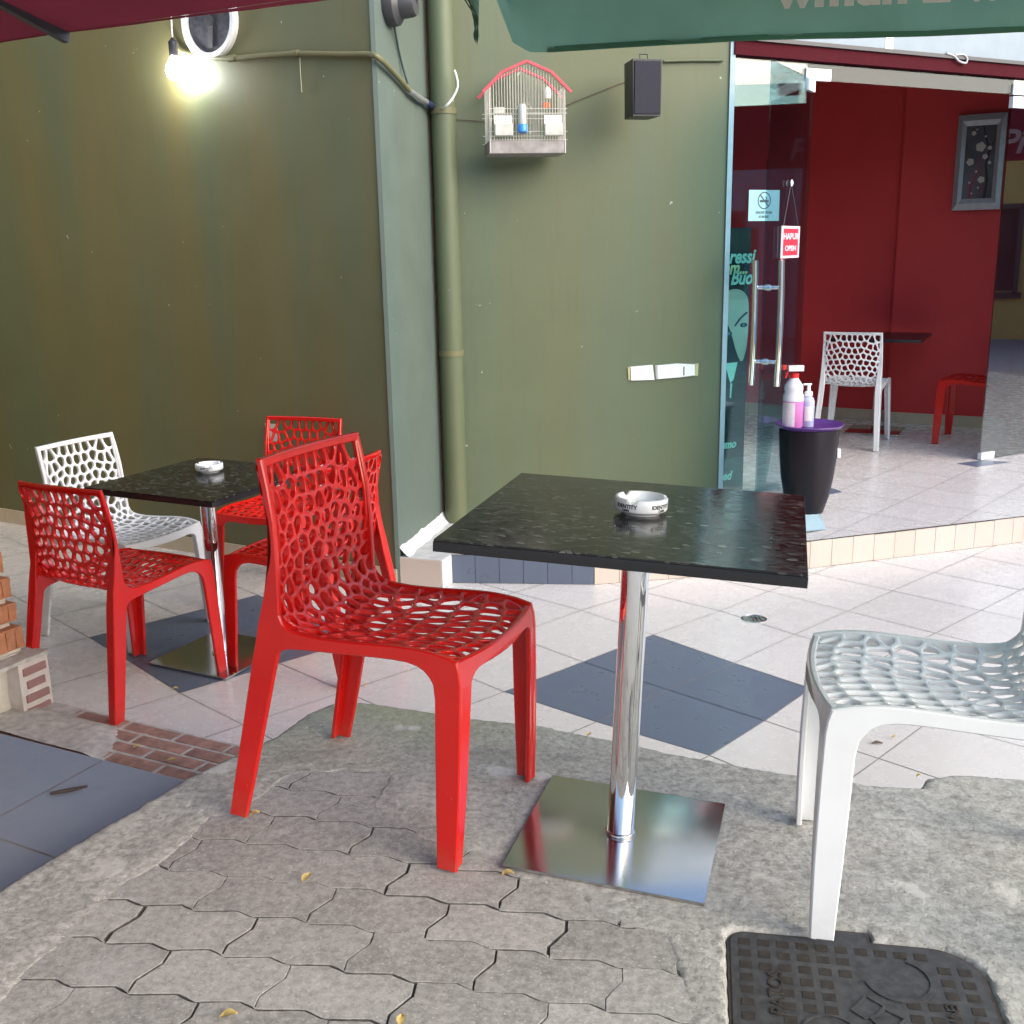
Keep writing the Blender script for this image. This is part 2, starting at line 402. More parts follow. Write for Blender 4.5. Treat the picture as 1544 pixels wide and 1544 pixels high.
def make_chair_meshes():
    parts = {k: MB() for k in ('backrest', 'seat', 'frontL', 'frontR', 'rearL', 'rearR')}
    T = .014; B = .0028
    stile = [(-.242, .825), (-.236, .795), (-.230, .766), (-.221, .728), (-.213, .691), (-.2085, .655), (-.208, .624), (-.211, .600), (-.217, .578), (-.228, .52), (-.240, .469),
             (-.187, .490), (-.1895, .552), (-.193, .626), (-.1965, .66), (-.199, .693), (-.206, .730), (-.2135, .768), (-.228, .825)]
    rail = [(-.240, .469), (-.250, .41), (-.190, .40), (-.183, .411), (-.165, .4175), (-.128, .422), (-.075, .426), (-.019, .430), (.04, .435), (.087, .438), (.12, .438), (.143, .434), (.160, .426), (.173, .414), (.182, .40),
            (.2435, .41), (.2400, .435), (.2335, .4575), (.21, .463), (.19, .4665), (.165, .469), (.138, .470), (.10, .469), (.061, .466), (.01, .461), (-.04, .4575), (-.085, .4555), (-.128, .4565), (-.150, .459), (-.166, .4635), (-.178, .472), (-.187, .490)]
    rl = [(-.250, .41), (-.2595, .36), (-.268, .308), (-.279, .24), (-.290, .174), (-.304, .09), (-.318, 0), (-.274, 0), (-.254, .09), (-.233, .192), (-.217, .27), (-.201, .351), (-.190, .40)]
    fl = [(.182, .40), (.187, .37), (.189, .33), (.191, .277), (.197, .15), (.205, 0), (.250, 0), (.250, .15), (.2485, .25), (.2465, .33), (.2435, .41)]
    def yf(x, z):
        base = lerp_tab([(0, .2485), (.2, .2485), (.33, .245), (.41, .242), (.435, .2385), (.47, .229)], z)
        return base + .022 * max(0, 1 - (x / .2) ** 2)
    for sgn, s in ((1, 'R'), (-1, 'L')):
        fm = lambda y, z, d, g=sgn: (g * (xo(z) - d), y, z)
        plate(parts['backrest'], stile, fm, T, B, cuts={10})
        plate(parts['seat'], rail, fm, T, B, cuts={1, 14, len(rail) - 1})
        plate(parts['rear' + s], rl, fm, T, B, cuts={len(rl) - 1})
        plate(parts['front' + s], fl, fm, T, B, cuts={len(fl) - 1})
        # front face plate of the front leg
        zz = [0, .08, .16, .24, .31, .36, .40]
        win = lambda z: lerp_tab([(0, .038), (.24, .044), (.33, .047), (.40, .050)], z)
        outl = [(xo(z) - .0015, z) for z in zz] + [(xo(z) - win(z), z) for z in reversed(zz)]
        ff = lambda x, z, d, g=sgn: (g * x, yf(x, z) - .001 - d, z)
        plate(parts['front' + s], outl, ff, .013, B, cuts={len(zz) - 1})
        # rear plates
        zr = [0, .08, .17, .24, .31, .36, .41]
        wr = lambda z: lerp_tab([(0, .034), (.41, .040), (.469, .036), (.60, .026), (.825, .018)], z)
        outl = [(xo(z) - .0015, z) for z in zr] + [(xo(z) - wr(z), z) for z in reversed(zr)]
        fr = lambda x, z, d, g=sgn: (g * x, yr(z) + .001 + d, z)
        plate(parts['rear' + s], outl, fr, .012, B, cuts={len(zr) - 1})
        zs = [.41, .44, .469]; outl = [(xo(z) - .0015, z) for z in zs] + [(xo(z) - wr(z), z) for z in reversed(zs)]
        plate(parts['seat'], outl, fr, .012, B, cuts={2, 5})
        zs = [.469, .52, .578, .60, .624, .66, .691, .73, .766, .80, .824]; outl = [(xo(z) - .0015, z) for z in zs] + [(xo(z) - wr(z), z) for z in reversed(zs)]
        plate(parts['backrest'], outl, fr, .012, B, cuts={2 * len(zs) - 1})
    # front apron
    h = []
    a = [(xo(.40) - .050, .40), (.158, .411), (.150, .417), (.137, .4215), (.115, .4235)]
    mid = [(x, .4205 + .003 * (abs(x) / .115)) for x in (.08, .04, 0, -.04, -.08)]
    low = a + mid + [(-x, z) for x, z in reversed(a)]
    topx = [-.2085, -.19, -.15, -.10, -.05, 0, .05, .10, .15, .19, .2085]
    top = [(x, .4525 + .0035 * (abs(x) / .2085) ** 2) for x in topx]
    outl = low + [(-(xo(.40) - .0015), .40)] + [(-(xo(.43) - .0015), .43)] + top + [(xo(.43) - .0015, .43), (xo(.40) - .0015, .40)]
    plate(parts['seat'], outl, lambda x, z, d: (x, yf(x, z) - .001 - d, z), .013, B, cuts={len(low) - 1, len(outl) - 1})
    # top bar of the back
    xs = [-.199, -.15, -.1, -.05, 0, .05, .1, .15, .199]
    outl = [(x, .8245) for x in xs] + [(x, .806) for x in reversed(xs)]
    plate(parts['backrest'], outl, lambda x, z, d: (x, yr(z) + .0005 - .016 * (1 - (x / .2) ** 2) + d, z), .015, B)
    # perforated shell
    side = catmull([(0, -.2325, .812), (0, -.219, .75), (0, -.205, .69), (0, -.199, .62), (0, -.2, .55), (0, -.190, .50), (0, -.165, .468), (0, -.125, .4535), (0, -.04, .455), (0, .061, .4635), (0, .138, .467), (0, .2, .460), (0, .231, .452)])
    cen = catmull([(0, -.250, .812), (0, -.237, .75), (0, -.226, .69), (0, -.221, .62), (0, -.217, .55), (0, -.203, .493), (0, -.170, .455), (0, -.120, .437), (0, -.04, .432), (0, .061, .4385), (0, .140, .447), (0, .21, .450), (0, .2525, .4475)])
    Ss, Sc = arclen(side), arclen(cen); Ltot = Sc[-1]
    W = .196
    def pos(u, s):
        t = s / Ltot; w = min(1, abs(u / W)) ** 2.4
        p = sample(cen, Sc, t) * (1 - w) + sample(side, Ss, t) * w
        return Vector((u / W * (xo(p.z) - .009), p.y, p.z))
    def nrm(u, s):
        e = .004
        a = pos(min(W, u + e), s) - pos(max(-W, u - e), s); b = pos(u, min(Ltot, s + e)) - pos(u, max(0, s - e))
        n = a.cross(b); n.normalize()
        return n if n.dot(Vector((0, .6, .8))) > 0 else -n
    rnd = random.Random(3)
    pts = []
    sb = .385                      # where the back turns into the seat
    rows = []
    s = .026
    pitches = [.050, .037, .037, .037, .037, .037, .037, .037, .038, .042, .052, .057, .058, .057, .054, .050, .045]
    for j, dp in enumerate(pitches):
        rows.append((s, dp)); s += dp
    sc_ = (Ltot - .018) / rows[-1][0]
    for j, (s, dp) in enumerate(rows):
        s = s * sc_ if s > .1 else s
        n = 10 if s < sb else 11
        half = []
        if j % 2 == 0: us = [(i + .5) / (n / 2) for i in range(int((n + 1) // 2))]
        else: us = [0] + [(i + 1) / (n / 2) for i in range(int(n // 2))]
        for k, u in enumerate(us):
            if u > .985: u = .93
            uu = u * W
            ds = (.030 if s < sb else -.022) * (u ** 2) * (0 if j == 0 else 1)
            jx, js = (rnd.uniform(-1, 1) * .0075, rnd.uniform(-1, 1) * .0105)
            if uu == 0: pts.append((0, s + ds + js))
            else:
                pts.append((uu + jx, s + ds + js)); pts.append((-(uu + jx), s + ds + js))
    pts = [(u, min(Ltot - .01, max(.01, s))) for u, s in pts]
    def clip(poly, a, b, c):        # keep a*x+b*y<=c
        out = []
        for i in range(len(poly)):
            p, q = poly[i], poly[(i + 1) % len(poly)]; dp = a * p[0] + b * p[1] - c; dq = a * q[0] + b * q[1] - c
            if dp <= 0: out.append(p)
            if dp * dq < 0:
                t = dp / (dp - dq); out.append((p[0] + (q[0] - p[0]) * t, p[1] + (q[1] - p[1]) * t))
        return out
    def cell(i, off):
        x, y = pts[i]
        poly = [(-W + off * .3, off * .3), (W - off * .3, off * .3), (W - off * .3, Ltot - off * .3), (-W + off * .3, Ltot - off * .3)]
        for j, (a, b) in enumerate(pts):
            if j == i: continue
            dx, dy = a - x, b - y; l = math.hypot(dx, dy)
            if l > .16 or l < 1e-6: continue
            poly = clip(poly, dx / l, dy / l, (dx * (x + a) / 2 + dy * (y + b) / 2) / l - off)
            if len(poly) < 3: return []
        return poly
    def chaikin(p, k=2):
        for _ in range(k):
            q = []
            for i in range(len(p)):
                a, b = p[i], p[(i + 1) % len(p)]
                q.append((a[0] * .75 + b[0] * .25, a[1] * .75 + b[1] * .25)); q.append((a[0] * .25 + b[0] * .75, a[1] * .25 + b[1] * .75))
            p = q
        return p
    def hit(c, th, poly):
        dx, dy = math.cos(th), math.sin(th); best = None
        for i in range(len(poly)):
            a, b = poly[i], poly[(i + 1) % len(poly)]
            ex, ey = b[0] - a[0], b[1] - a[1]; den = dx * ey - dy * ex
            if abs(den) < 1e-12: continue
            t = ((a[0] - c[0]) * ey - (a[1] - c[1]) * ex) / den; k = ((a[0] - c[0]) * dy - (a[1] - c[1]) * dx) / den
            if t > 0 and -1e-6 <= k <= 1 + 1e-6 and (best is None or t < best): best = t
        return None if best is None else (c[0] + dx * best, c[1] + dy * best)
    for i in range(len(pts)):
        full = cell(i, 0); hole = cell(i, .0049)
        if len(full) < 3: continue
        back = pts[i][1] < sb
        mb = parts['backrest' if back else 'seat']
        bd = []
        for a in range(len(full)):
            p, q = full[a], full[(a + 1) % len(full)]
            l = math.hypot(q[0] - p[0], q[1] - p[1]); k = max(1, int(round(l / .008)))
            for m_ in range(k): bd.append((p[0] + (q[0] - p[0]) * m_ / k, p[1] + (q[1] - p[1]) * m_ / k))
        D = .014 if back else .010
        if len(hole) < 3 or abs(sum(hole[a][0] * hole[(a + 1) % len(hole)][1] - hole[(a + 1) % len(hole)][0] * hole[a][1] for a in range(len(hole)))) / 2 < 6e-5:
            o = len(mb.v)
            for q in bd: mb.v.append(tuple(pos(*q)))
            for q in bd: mb.v.append(tuple(pos(*q) - nrm(*q) * D))
            n = len(bd); mb.f.append(tuple(range(o, o + n))); mb.m.append(0); mb.f.append(tuple(range(o + 2 * n - 1, o + n - 1, -1))); mb.m.append(0)
            continue
        hole = chaikin(hole, 2)
        c = (sum(p[0] for p in hole) / len(hole), sum(p[1] for p in hole) / len(hole))
        hp = []
        for q in bd:
            h_ = hit(c, math.atan2(q[1] - c[1], q[0] - c[0]), hole)
            hp.append(h_ if h_ else c)
        n = len(bd); o = len(mb.v)
        mix = lambda k: [(a[0] * (1 - k) + b[0] * k, a[1] * (1 - k) + b[1] * k) for a, b in zip(bd, hp)]
        for q, d in ((bd, 0), (mix(.76), .0003), (mix(.95), .0012), (hp, .0028), (mix(.90), D - .0012), (mix(.66), D), (bd, D)):
            for a in q: mb.v.append(tuple(pos(*a) - nrm(*a) * d))
        for r in range(6):
            for k in range(n):
                a = o + r * n + k; b = o + r * n + (k + 1) % n
                mb.f.append((a, b, b + n, a + n)); mb.m.append(0)
    return parts
PARTS = make_chair_meshes()
def make_chair(material, nm):
    root = thing('cafe_chair', 'tmp', 'chair')
    for k, nme in (('seat', 'seat'), ('backrest', 'backrest'), ('frontL', 'front_leg'), ('frontR', 'front_leg'), ('rearL', 'rear_leg'), ('rearR', 'rear_leg')):
        o = PARTS[k].build(nme, material, root, smooth=38)
    return root
proto = {}
def rot_t(tx, ty, yaw):
    cy, sy = math.cos(ty), math.sin(ty); cx, sx = math.cos(tx), math.sin(tx)
    A = Matrix(((cy, 0, sy), (0, 1, 0), (-sy, 0, cy))) @ Matrix(((1, 0, 0), (0, cx, -sx), (0, sx, cx))) @ Matrix.Rotation(yaw, 3, 'Z')
    return A.to_4x4()
def chair(colour, x, y, z, yaw, tx, ty, label, group):
    if colour not in proto: proto[colour] = make_chair(MT[colour + '_plastic'], colour); c = proto[colour]
    else: c = copy_tree(proto[colour])
    m = rot_t(tx, ty, yaw); m.translation = Vector((x, y, z)); c.matrix_world = m
    tag(c, label, 'chair', group); return c
G1 = 'perforated plastic cafe chairs'
chair('red', -.274, 2.267, .027, -1.961, -.004, .048, 'glossy red perforated plastic chair in the foreground, drawn up to the nearest black table', G1)
chair('white', .838, 1.926, -.004, 1.372, -.016, .011, 'white perforated plastic chair in the right foreground with one leg on the iron manhole cover', G1)
chair('red', -1.446, 3.762, TZ + .003, -.475, 0, 0, 'red perforated chair seen from behind beside the broken brick wall stub', G1)
chair('white', -1.664, 4.39, TZ + .003, -2.052, 0, 0, 'white perforated chair against the olive wall at the far left table', G1)
chair('red', -.813, 4.02, TZ + .003, 1.14, 0, 0, 'red chair half hidden behind the foreground red chair, facing the far left table', G1)
chair('red', -1.06, 4.78, TZ + .003, 2.805, 0, 0, 'red chair tucked behind the far left table close to the olive wall', G1)
chair('white', 2.53, 7.724, PZ + .003, -.48, 0, 0, 'white perforated chair seen from behind inside the red room', G1)
chair('red', 3.41, 7.668, PZ + .003, .984, 0, 0, 'red chair inside the red room below the framed picture, cut by the glass panel', G1)

# ------------------------------------------------------------------ tables
def table(label, size, base, mw, topyaw=0.0, h=.74, topm=None, group='square pedestal tables'):
    t = thing('cafe_table', label, 'table', mw=mw, group=group)
    top = MB(); th = .024; Rz = Matrix.Rotation(topyaw, 3, 'Z')
    s = size / 2
    e = MB().box((0, 0, h - th / 2 - .002), (size, size, th - .004), Rz, bev=.0015); e.build('table_edge', MT['black_edge'], t, smooth=40)
    q = [Rz @ Vector((a * (s - .0015), b * (s - .0015), 0)) for a, b in ((-1, -1), (1, -1), (1, 1), (-1, 1))]
    top.prism([(p.x, p.y) for p in q], h - .0035, h); top.build('table_top', topm or MT['granite'], t)
    MB().lathe([(.0295, .010), (.0295, h - th - .006)], 40).build('pole', MT['chrome'], t, smooth=40)
    MB().lathe([(.033, .0085), (.034, .012), (.0325, .016), (.0300, .018)], 32).build('weld_ring', MT['steel'], t, smooth=40)
    MB().box((0, 0, .0045), (base, base, .008), bev=.0015).build('base_plate', MT['steel'], t, smooth=40)
    MB().box((0, 0, h - th - .004), (.26, .26, .004)).build('mounting_plate', MT['dark_metal'], t)
    return t
m = rot_t(-.009, .048, -.295); m.translation = Vector((.228, 2.125, .001))
T1 = table('black pebble-patterned square table on a chrome post in the foreground', .674, .423, m, .036)
m = rot_t(0, 0, -.464); m.translation = Vector((-1.197, 4.052, TZ + .003))
T2 = table('black square table at the far left among four chairs by the olive wall', .627, .40, m)
p = onz(1302, 655, PZ); m = rot_t(0, 0, -.48); m.translation = Vector((2.86, 8.2, PZ + .003))
MT['dark_top'] = simple('dark_red_brown_tabletop', (.05, .012, .014), .35)
T3 = table('dark red-brown table behind the white chair inside the red room', .66, .40, m, topm=MT['dark_top'])

def ashtray(label, loc, rotz, words, r=.052, h=.034):
    t = thing('ashtray', label, 'ashtray', loc, rotz, 'white ceramic ashtrays')
    b = MB(); n = 72
    prof = [(r * .70, 0), (r * .72, .002), (r * .80, .006), (r * .97, .009), (r, .013), (r, h - .002), (r - .002, h), (r - .006, h), (r - .008, h - .003), (r - .010, .014), (r - .02, .009), (0.0001, .008)]
    o = 0
    for i, (rr, z) in enumerate(prof):
        for k in range(n):
            a = 2 * math.pi * k / n; zz = z
            if 5 <= i <= 8:
                for c in (0.35, 2.44, 4.53):
                    d = abs((a - c + math.pi) % (2 * math.pi) - math.pi) * r
                    zz -= .010 * max(0, 1 - (d / .007) ** 2)
            b.v.append((rr * math.cos(a), rr * math.sin(a), zz))
    for i in range(len(prof) - 1):
        for k in range(n):
            a = i * n + k; c = i * n + (k + 1) % n; b.f.append((a, c, c + n, a + n)); b.m.append(0)
    b.f.append(tuple(reversed(range(n)))); b.m.append(0)
    b.build('dish', MT['white_ceramic'], t, smooth=50)
    for ph, (w1, w2) in words:
        w = Vector((math.cos(ph), math.sin(ph), 0))
        for wd, z, sz in ((w1, .022, .0115), (w2, .014, .006)):
            # bend each word round the dish
            me = text('lettering', wd, sz, Matrix.Identity(4), MT['dark_ink'], t, ext=.0002, bold=.0003)
            for v in me.data.vertices:
                ang = ph + v.co.x / r; y = v.co.y
                v.co = Vector(((r + .0004 + v.co.z) * math.cos(ang), (r + .0004 + v.co.z) * math.sin(ang), z + y))
    return t
tz = T1.matrix_world @ Vector((0, 0, .7405))
nrm1 = (T1.matrix_world.to_3x3() @ Vector((0, 0, 1)))
p = onp(966, 773, tz, nrm1)
a1 = ashtray('white ceramic ashtray with dark lettering on the foreground black table', p, -.2, [(-2.0, ('IDENTITY', 'CAFFE')), (-.55, ('IDENTITY', 'CAFFE'))], .0555, .036)
a1.matrix_world = Matrix.Translation(p) @ rot_t(-.009, .048, -.3)
p = onz(316, 711, TZ + .743)
ashtray('white ceramic ashtray on the far left black table', p, .4, [(-1.9, ('IDENTITY', 'CAFFE'))], .055, .034)

# ------------------------------------------------------------------ tiled yard
nodes = {(0, 0): (760, 1043), (2, 0): (985, 957), (2, 2): (1222, 1038), (0, 2): (1070, 1139), (1, 0): (879, 998), (2, 1): (1107, 1000), (2, -1): (877, 920), (3, 0): (1086, 921), (-2, -4): (134, 961), (-2, -2): (271, 1045), (0, -4): (388, 897)}
A = []; Bv = []
for (a, b), uv in nodes.items():
    q = onz(*uv, TZ); A.append([1, a, b]); Bv.append([q.x, q.y])
wts = np.array([3 if (a >= 0 and b >= 0) else 1 for (a, b) in nodes])[:, None]
aff, *_ = np.linalg.lstsq(np.array(A, float) * wts, np.array(Bv) * wts, rcond=None)
resid = [((a, b), np.array(Bv[i]) - np.array([1, a, b]) @ aff) for i, (a, b) in enumerate(nodes)]
def lat(a, b):
    w = 0; r = np.zeros(2)
    for (c, d), e in resid:
        k = 1 / ((a - c) ** 2 + (b - d) ** 2 + .05) ** 1.5; w += k; r += e * k
    w += .25
    return np.array([1, a, b]) @ aff + r / w
fl = MB(); rnd = random.Random(5); cache = {}
def node(a, b):
    if (a, b) not in cache: cache[(a, b)] = lat(a, b)
    return cache[(a, b)]
for a in range(-24, 28):
    for b in range(-24, 28):
        q = [node(a, b), node(a + 1, b), node(a + 1, b + 1), node(a, b + 1)]
        c = sum(q) / 4
        if not (-5.2 < c[0] < 9.5 and 2.0 < c[1] < 8.2): continue
        dark = (a in (0, 1) and b in (0, 1)) or (a in (-2, -1) and b in (-4, -3))
        g = .0022
        v = []
        for p_ in q:
            d = c - p_; l = np.linalg.norm(d); p2 = p_ + d / l * g * 1.414
            v.append((p2[0], p2[1], TZ + rnd.uniform(-.0004, .0004)))
        fl.add(v, [(0, 1, 2, 3)], 1 if dark else 0)
tag(fl.build('tiled_floor', [MT['tile'], MT['tile_dark']]), 'pale square floor tiles laid diagonally with dark blue-grey diamonds', None, kind='structure')
gb = MB().add([(-5.5, 1.9, TZ - .002), (9.8, 1.9, TZ - .002), (9.8, 8.4, TZ - .002), (-5.5, 8.4, TZ - .002)], [(0, 1, 2, 3)])
tag(gb.build('floor_grout', MT['grout']), 'grey grout between the pale floor tiles', None, kind='structure')
# floor drain
p = onz(1137, 933, TZ)
d = thing('floor_drain', 'small round steel drain cover set in the pale tiles', 'drain', (p.x, p.y, TZ))
MB().lathe([(.055, -.001), (.055, .002), (.048, .003), (.046, .001), (.001, .001)], 28).build('rim', MT['steel'], d, smooth=40)
gr = MB()
for k in range(-2, 3): gr.box((k * .016, 0, .0022), (.003, .06 * math.sqrt(max(.05, 1 - (k / 2.9) ** 2)), .001))
gr.build('slots', MT['grout'], d)

# ------------------------------------------------------------------ slab, pavers
def hgt(x, y):
    t = -.048 * (x - .228) - .009 * (y - 2.125)
    def smin(a, b, k=.01): h = max(k - abs(a - b), 0) / k; return min(a, b) - h * h * k / 4
    t = smin(t, .034); t = -smin(-t, .011); return t - .003
def edge_pts():
    P = [(-1.9, .2), (-1.46, 1.18), (-1.24, 1.57), (-1.06, 1.905), (-.925, 2.155), (-.805, 2.372), (-.72, 2.485), (-.645, 2.585), (-.575, 2.74), (-.519, 2.80), (-.44, 2.815), (-.33, 2.785), (-.145, 2.728), (.0, 2.70), (.13, 2.668), (.31, 2.59), (.481, 2.502), (.70, 2.41), (.90, 2.347), (.985, 2.335), (1.02, 2.385), (1.09, 2.40), (1.3, 2.36), (1.8, 2.22), (3.2, 1.8), (3.2, .2)]
    return [Vector(p) for p in P]
EP = edge_pts()
PV = [Vector(q[:2]) for q in (onz(20, 1500, .02), onz(115, 1415, .02), onz(200, 1335, .02), onz(262, 1300, .02), onz(318, 1240, .02), onz(395, 1205, .02), onz(438, 1172, .02), onz(520, 1163, .02), onz(600, 1165, .02), onz(560, 1215, .02), onz(640, 1262, .02), onz(720, 1285, .015), onz(800, 1325, .01), onz(900, 1375, 0), onz(1000, 1410, 0), onz(1035, 1470, 0), onz(1030, 1560, 0))] + [Vector((.27, 1.0)), Vector((-1.0, 1.0))]
def sdist(P, x, y):                                    # signed distance, + inside
    p = Vector((x, y)); best = 9; ins = False; n = len(P)
    for i in range(n):
        a = P[i]; b = P[(i + 1) % n]; ab = b - a; t = max(0, min(1, (p - a).dot(ab) / ab.length_squared)); best = min(best, (p - a - ab * t).length)
        if (a.y > y) != (b.y > y) and x < (b.x - a.x) * (y - a.y) / (b.y - a.y) + a.x: ins = not ins
    return best if ins else -best
# manhole outline
mo = Vector((.404, 1.797)); mang = R_(-10.3)
mx = Vector((math.cos(mang), math.sin(mang))); my = Vector((math.sin(mang), -math.cos(mang)))     # my runs towards the camera
def mw2(a, b): return mo + mx * a + my * b
def arc(cx, cy, r, a0, a1, n=8): return [(cx + r * math.cos(a0 + (a1 - a0) * i / n), cy + r * math.sin(a0 + (a1 - a0) * i / n)) for i in range(n + 1)]
MW, MH = .452, .47
def mo_out(e, notch=True):
    r1, r2 = .035, .085
    P = [(-e, MH + e)] + arc(r1, r1, r1 + e, math.pi, 1.5 * math.pi)
    if notch: P += [(.185 - e, -e), (.185 - e, -.030 - e), (.262 + e, -.030 - e), (.262 + e, -e)]
    P += arc(MW - r2, r2, r2 + e, 1.5 * math.pi, 2 * math.pi) + [(MW + e, MH + e)]
    return P
MOUT = [mw2(a, b) for a, b in mo_out(.004)]
def cover_z(x, y): return hgt(x, y)
# concrete height field
g = .0085; X0, X1, Y0, Y1 = -1.5, 1.75, 1.35, 2.84
nx, ny = int((X1 - X0) / g), int((Y1 - Y0) / g)
cb = MB(); keep = {}; idx = {}
def sm(a, b, t): t = max(0, min(1, (t - a) / (b - a))); return t * t * (3 - 2 * t)
for j in range(ny + 1):
    y = Y0 + j * g
    for i in range(nx + 1):
        x = X0 + i * g
        de = sdist(EP, x, y) if (y > 2.05 or x < -.7) else .5
        nz = fbm(x * 9, y * 9, 1.7, 4)
        de += .006 * fbm(x * 25, y * 25, 4.4, 3)
        if de < -.03: continue
        z = hgt(x, y) + .0022 * nz + .0012 * noise.noise(Vector((x * 70, y * 70, 0)))
        z += .006 * sm(.12, .0, de) * (1 if x < .1 else .3)              # slight raised lip on the left
        z -= .31 * sm(.0, -.018, de) + .006 * sm(.016, 0, de)
        dp = sdist(PV, x, y) if x < .4 else -.5
        dp += .024 * fbm(x * 7, y * 7, 9.1, 4)
        z += .0045 * sm(.0, -.05, dp)
        z -= .020 * sm(-.004, .02, dp)
        if x > .3 and y < 1.9:
            dm = sdist(MOUT, x, y)
            z -= .03 * sm(-.006, .004, dm)
        idx[(i, j)] = len(cb.v); cb.v.append((x, y, z))
for j in range(ny):
    for i in range(nx):
        k = [(i, j), (i + 1, j), (i + 1, j + 1), (i, j + 1)]
        if all(q in idx for q in k): cb.f.append(tuple(idx[q] for q in k)); cb.m.append(0)
tag(cb.build('concrete_slab', MT['concrete'], smooth=60), 'rough grey concrete edging of the raised pavement', None, kind='structure')
# pavers
PA = math.atan2(-.045, .2325); pe = Vector((math.cos(PA), math.sin(PA))); pn = Vector((math.sin(PA), -math.cos(PA)))
P0 = Vector((-.379, 1.913)); PP, PQ = .236, .1215
def rowline(a):
    t = (a / (PP / 2)) % 1.0; u = t
    v = -.0075 + .015 * (u / .66) if u < .66 else .0075 - .015 * min(1, max(0, (u - .66) / .34))
    return -v
def cross(f): return -.011 + 0 * f if False else (.016 * (1 - 2 * min(1, max(0, (f - .28) / .44))) - .007 * (1 - 2 * f))
pv = MB(); rnd = random.Random(11)
for j in range(-6, 8):
    for i in range(-6, 8):
        off = (j % 2) * .5
        a0 = (i + off) * PP; b0 = j * PQ
        jx = rnd.uniform(-.002, .002); gap = rnd.choice([.0012, .0022, .0032, .0050])
        poly = []
        K = 24
        for k in range(K + 1): a = a0 + PP * k / K; poly.append((a + cross(0) * (1 if k in (0, K) else 0), b0 + rowline(a)))
        for k in range(1, 14): f = k / 14; poly.append((a0 + PP + cross(f), b0 + PQ * f + rowline(a0 + PP) ))
        for k in range(K + 1): a = a0 + PP - PP * k / K; poly.append((a + cross(1) * (1 if k in (0, K) else 0), b0 + PQ + rowline(a)))
        for k in range(1, 14): f = 1 - k / 14; poly.append((a0 + cross(f), b0 + PQ * f + rowline(a0)))
        w = [P0 + pe * a + pn * b for a, b in poly]
        c = sum(w, Vector((0, 0))) / len(w)
        if sdist(MOUT, c.x, c.y) > -.02 or c.x > .6 or sdist(EP, c.x, c.y) < .05 or sdist(PV, c.x, c.y) < -.20 or c.y < 1.2: continue
        for k in range(len(w)):
            for _ in range(60):
                if sdist(MOUT, w[k].x, w[k].y) > -.022: w[k] = w[k] - mx * .003
                elif sdist(EP, w[k].x, w[k].y) < .05: w[k] = w[k] + Vector((.004, -.001 if w[k].y > 2.4 else 0))
                else: break
        n = len(w); nn = []
        for k in range(n):
            d1 = (w[k] - w[k - 1]); d2 = (w[(k + 1) % n] - w[k]); d1 = d1.normalized() if d1.length > 1e-7 else d2.normalized(); d2 = d2.normalized() if d2.length > 1e-7 else d1
            nv = Vector((-d1.y - d2.y, d1.x + d2.x)); nv = nv.normalized() if nv.length > 1e-6 else Vector((-d1.y, d1.x))
            if nv.dot(c - w[k]) < 0 and k % 7 == 0: pass
            nn.append(nv)
        ar = sum(w[k].x * w[(k + 1) % n].y - w[(k + 1) % n].x * w[k].y for k in range(n)); sg = 1 if ar > 0 else -1
        tx_, ty_, tz_ = rnd.uniform(-.003, .003), rnd.uniform(-.003, .003), rnd.uniform(-.0008, .0006)
        o = len(pv.v)
        for dist, dz in ((gap * .5, -.03), (gap * .5, -.0014), (gap * .5 + .0004, -.0006), (gap * .5 + .0014, 0)):
            for k in range(n):
                q = w[k] + nn[k] * sg * (dist + .0012 * noise.noise(Vector((w[k].x * 90, w[k].y * 90, j)))) + Vector((jx, 0))
                z = hgt(q.x, q.y) + dz + tz_ + tx_ * (q.x - c.x) + ty_ * (q.y - c.y) + .0007 * noise.noise(Vector((q.x * 40, q.y * 40, 3)))
                pv.v.append((q.x, q.y, z))
        for r in range(3):
            for k in range(n):
                a = o + r * n + k; b = o + r * n + (k + 1) % n; pv.f.append((a, b, b + n, a + n)); pv.m.append(1 if r < 2 else 0)
        pv.f.append(tuple(range(o + 3 * n, o + 4 * n))); pv.m.append(0)
MT['joint_dirt'] = simple('dirt_caked_joint', (.125, .115, .10), .95, var=.4, scale=60)
tag(pv.build('paving_stones', [MT['paver'], MT['joint_dirt']]), 'grey interlocking zigzag paving stones', None, kind='structure')
MT['sand'] = simple('joint_grit', (.085, .078, .068), .95, var=.45, scale=60, bmp=.6)
jb = MB(); q = [(-1.2, 1.0), (.6, 1.0), (.6, 2.0), (-.0, 2.5), (-.7, 2.5), (-1.2, 1.6)]
K = 52
for j in range(K):
    for i in range(K):
        x0 = -1.05 + i * 1.6 / K; y0 = 1.2 + j * 1.3 / K
        vs = [(x, y, hgt(x, y) - .0052) for x, y in ((x0, y0), (x0 + 1.6 / K, y0), (x0 + 1.6 / K, y0 + 1.3 / K), (x0, y0 + 1.3 / K))]
        if all(sdist(EP, v[0], v[1]) > .03 and sdist(MOUT, v[0], v[1]) < -.01 for v in vs): jb.add(vs, [(0, 1, 2, 3)])
tag(jb.build('joint_grit', MT['sand']), 'dark grit in the joints between the paving stones', None, kind='structure')
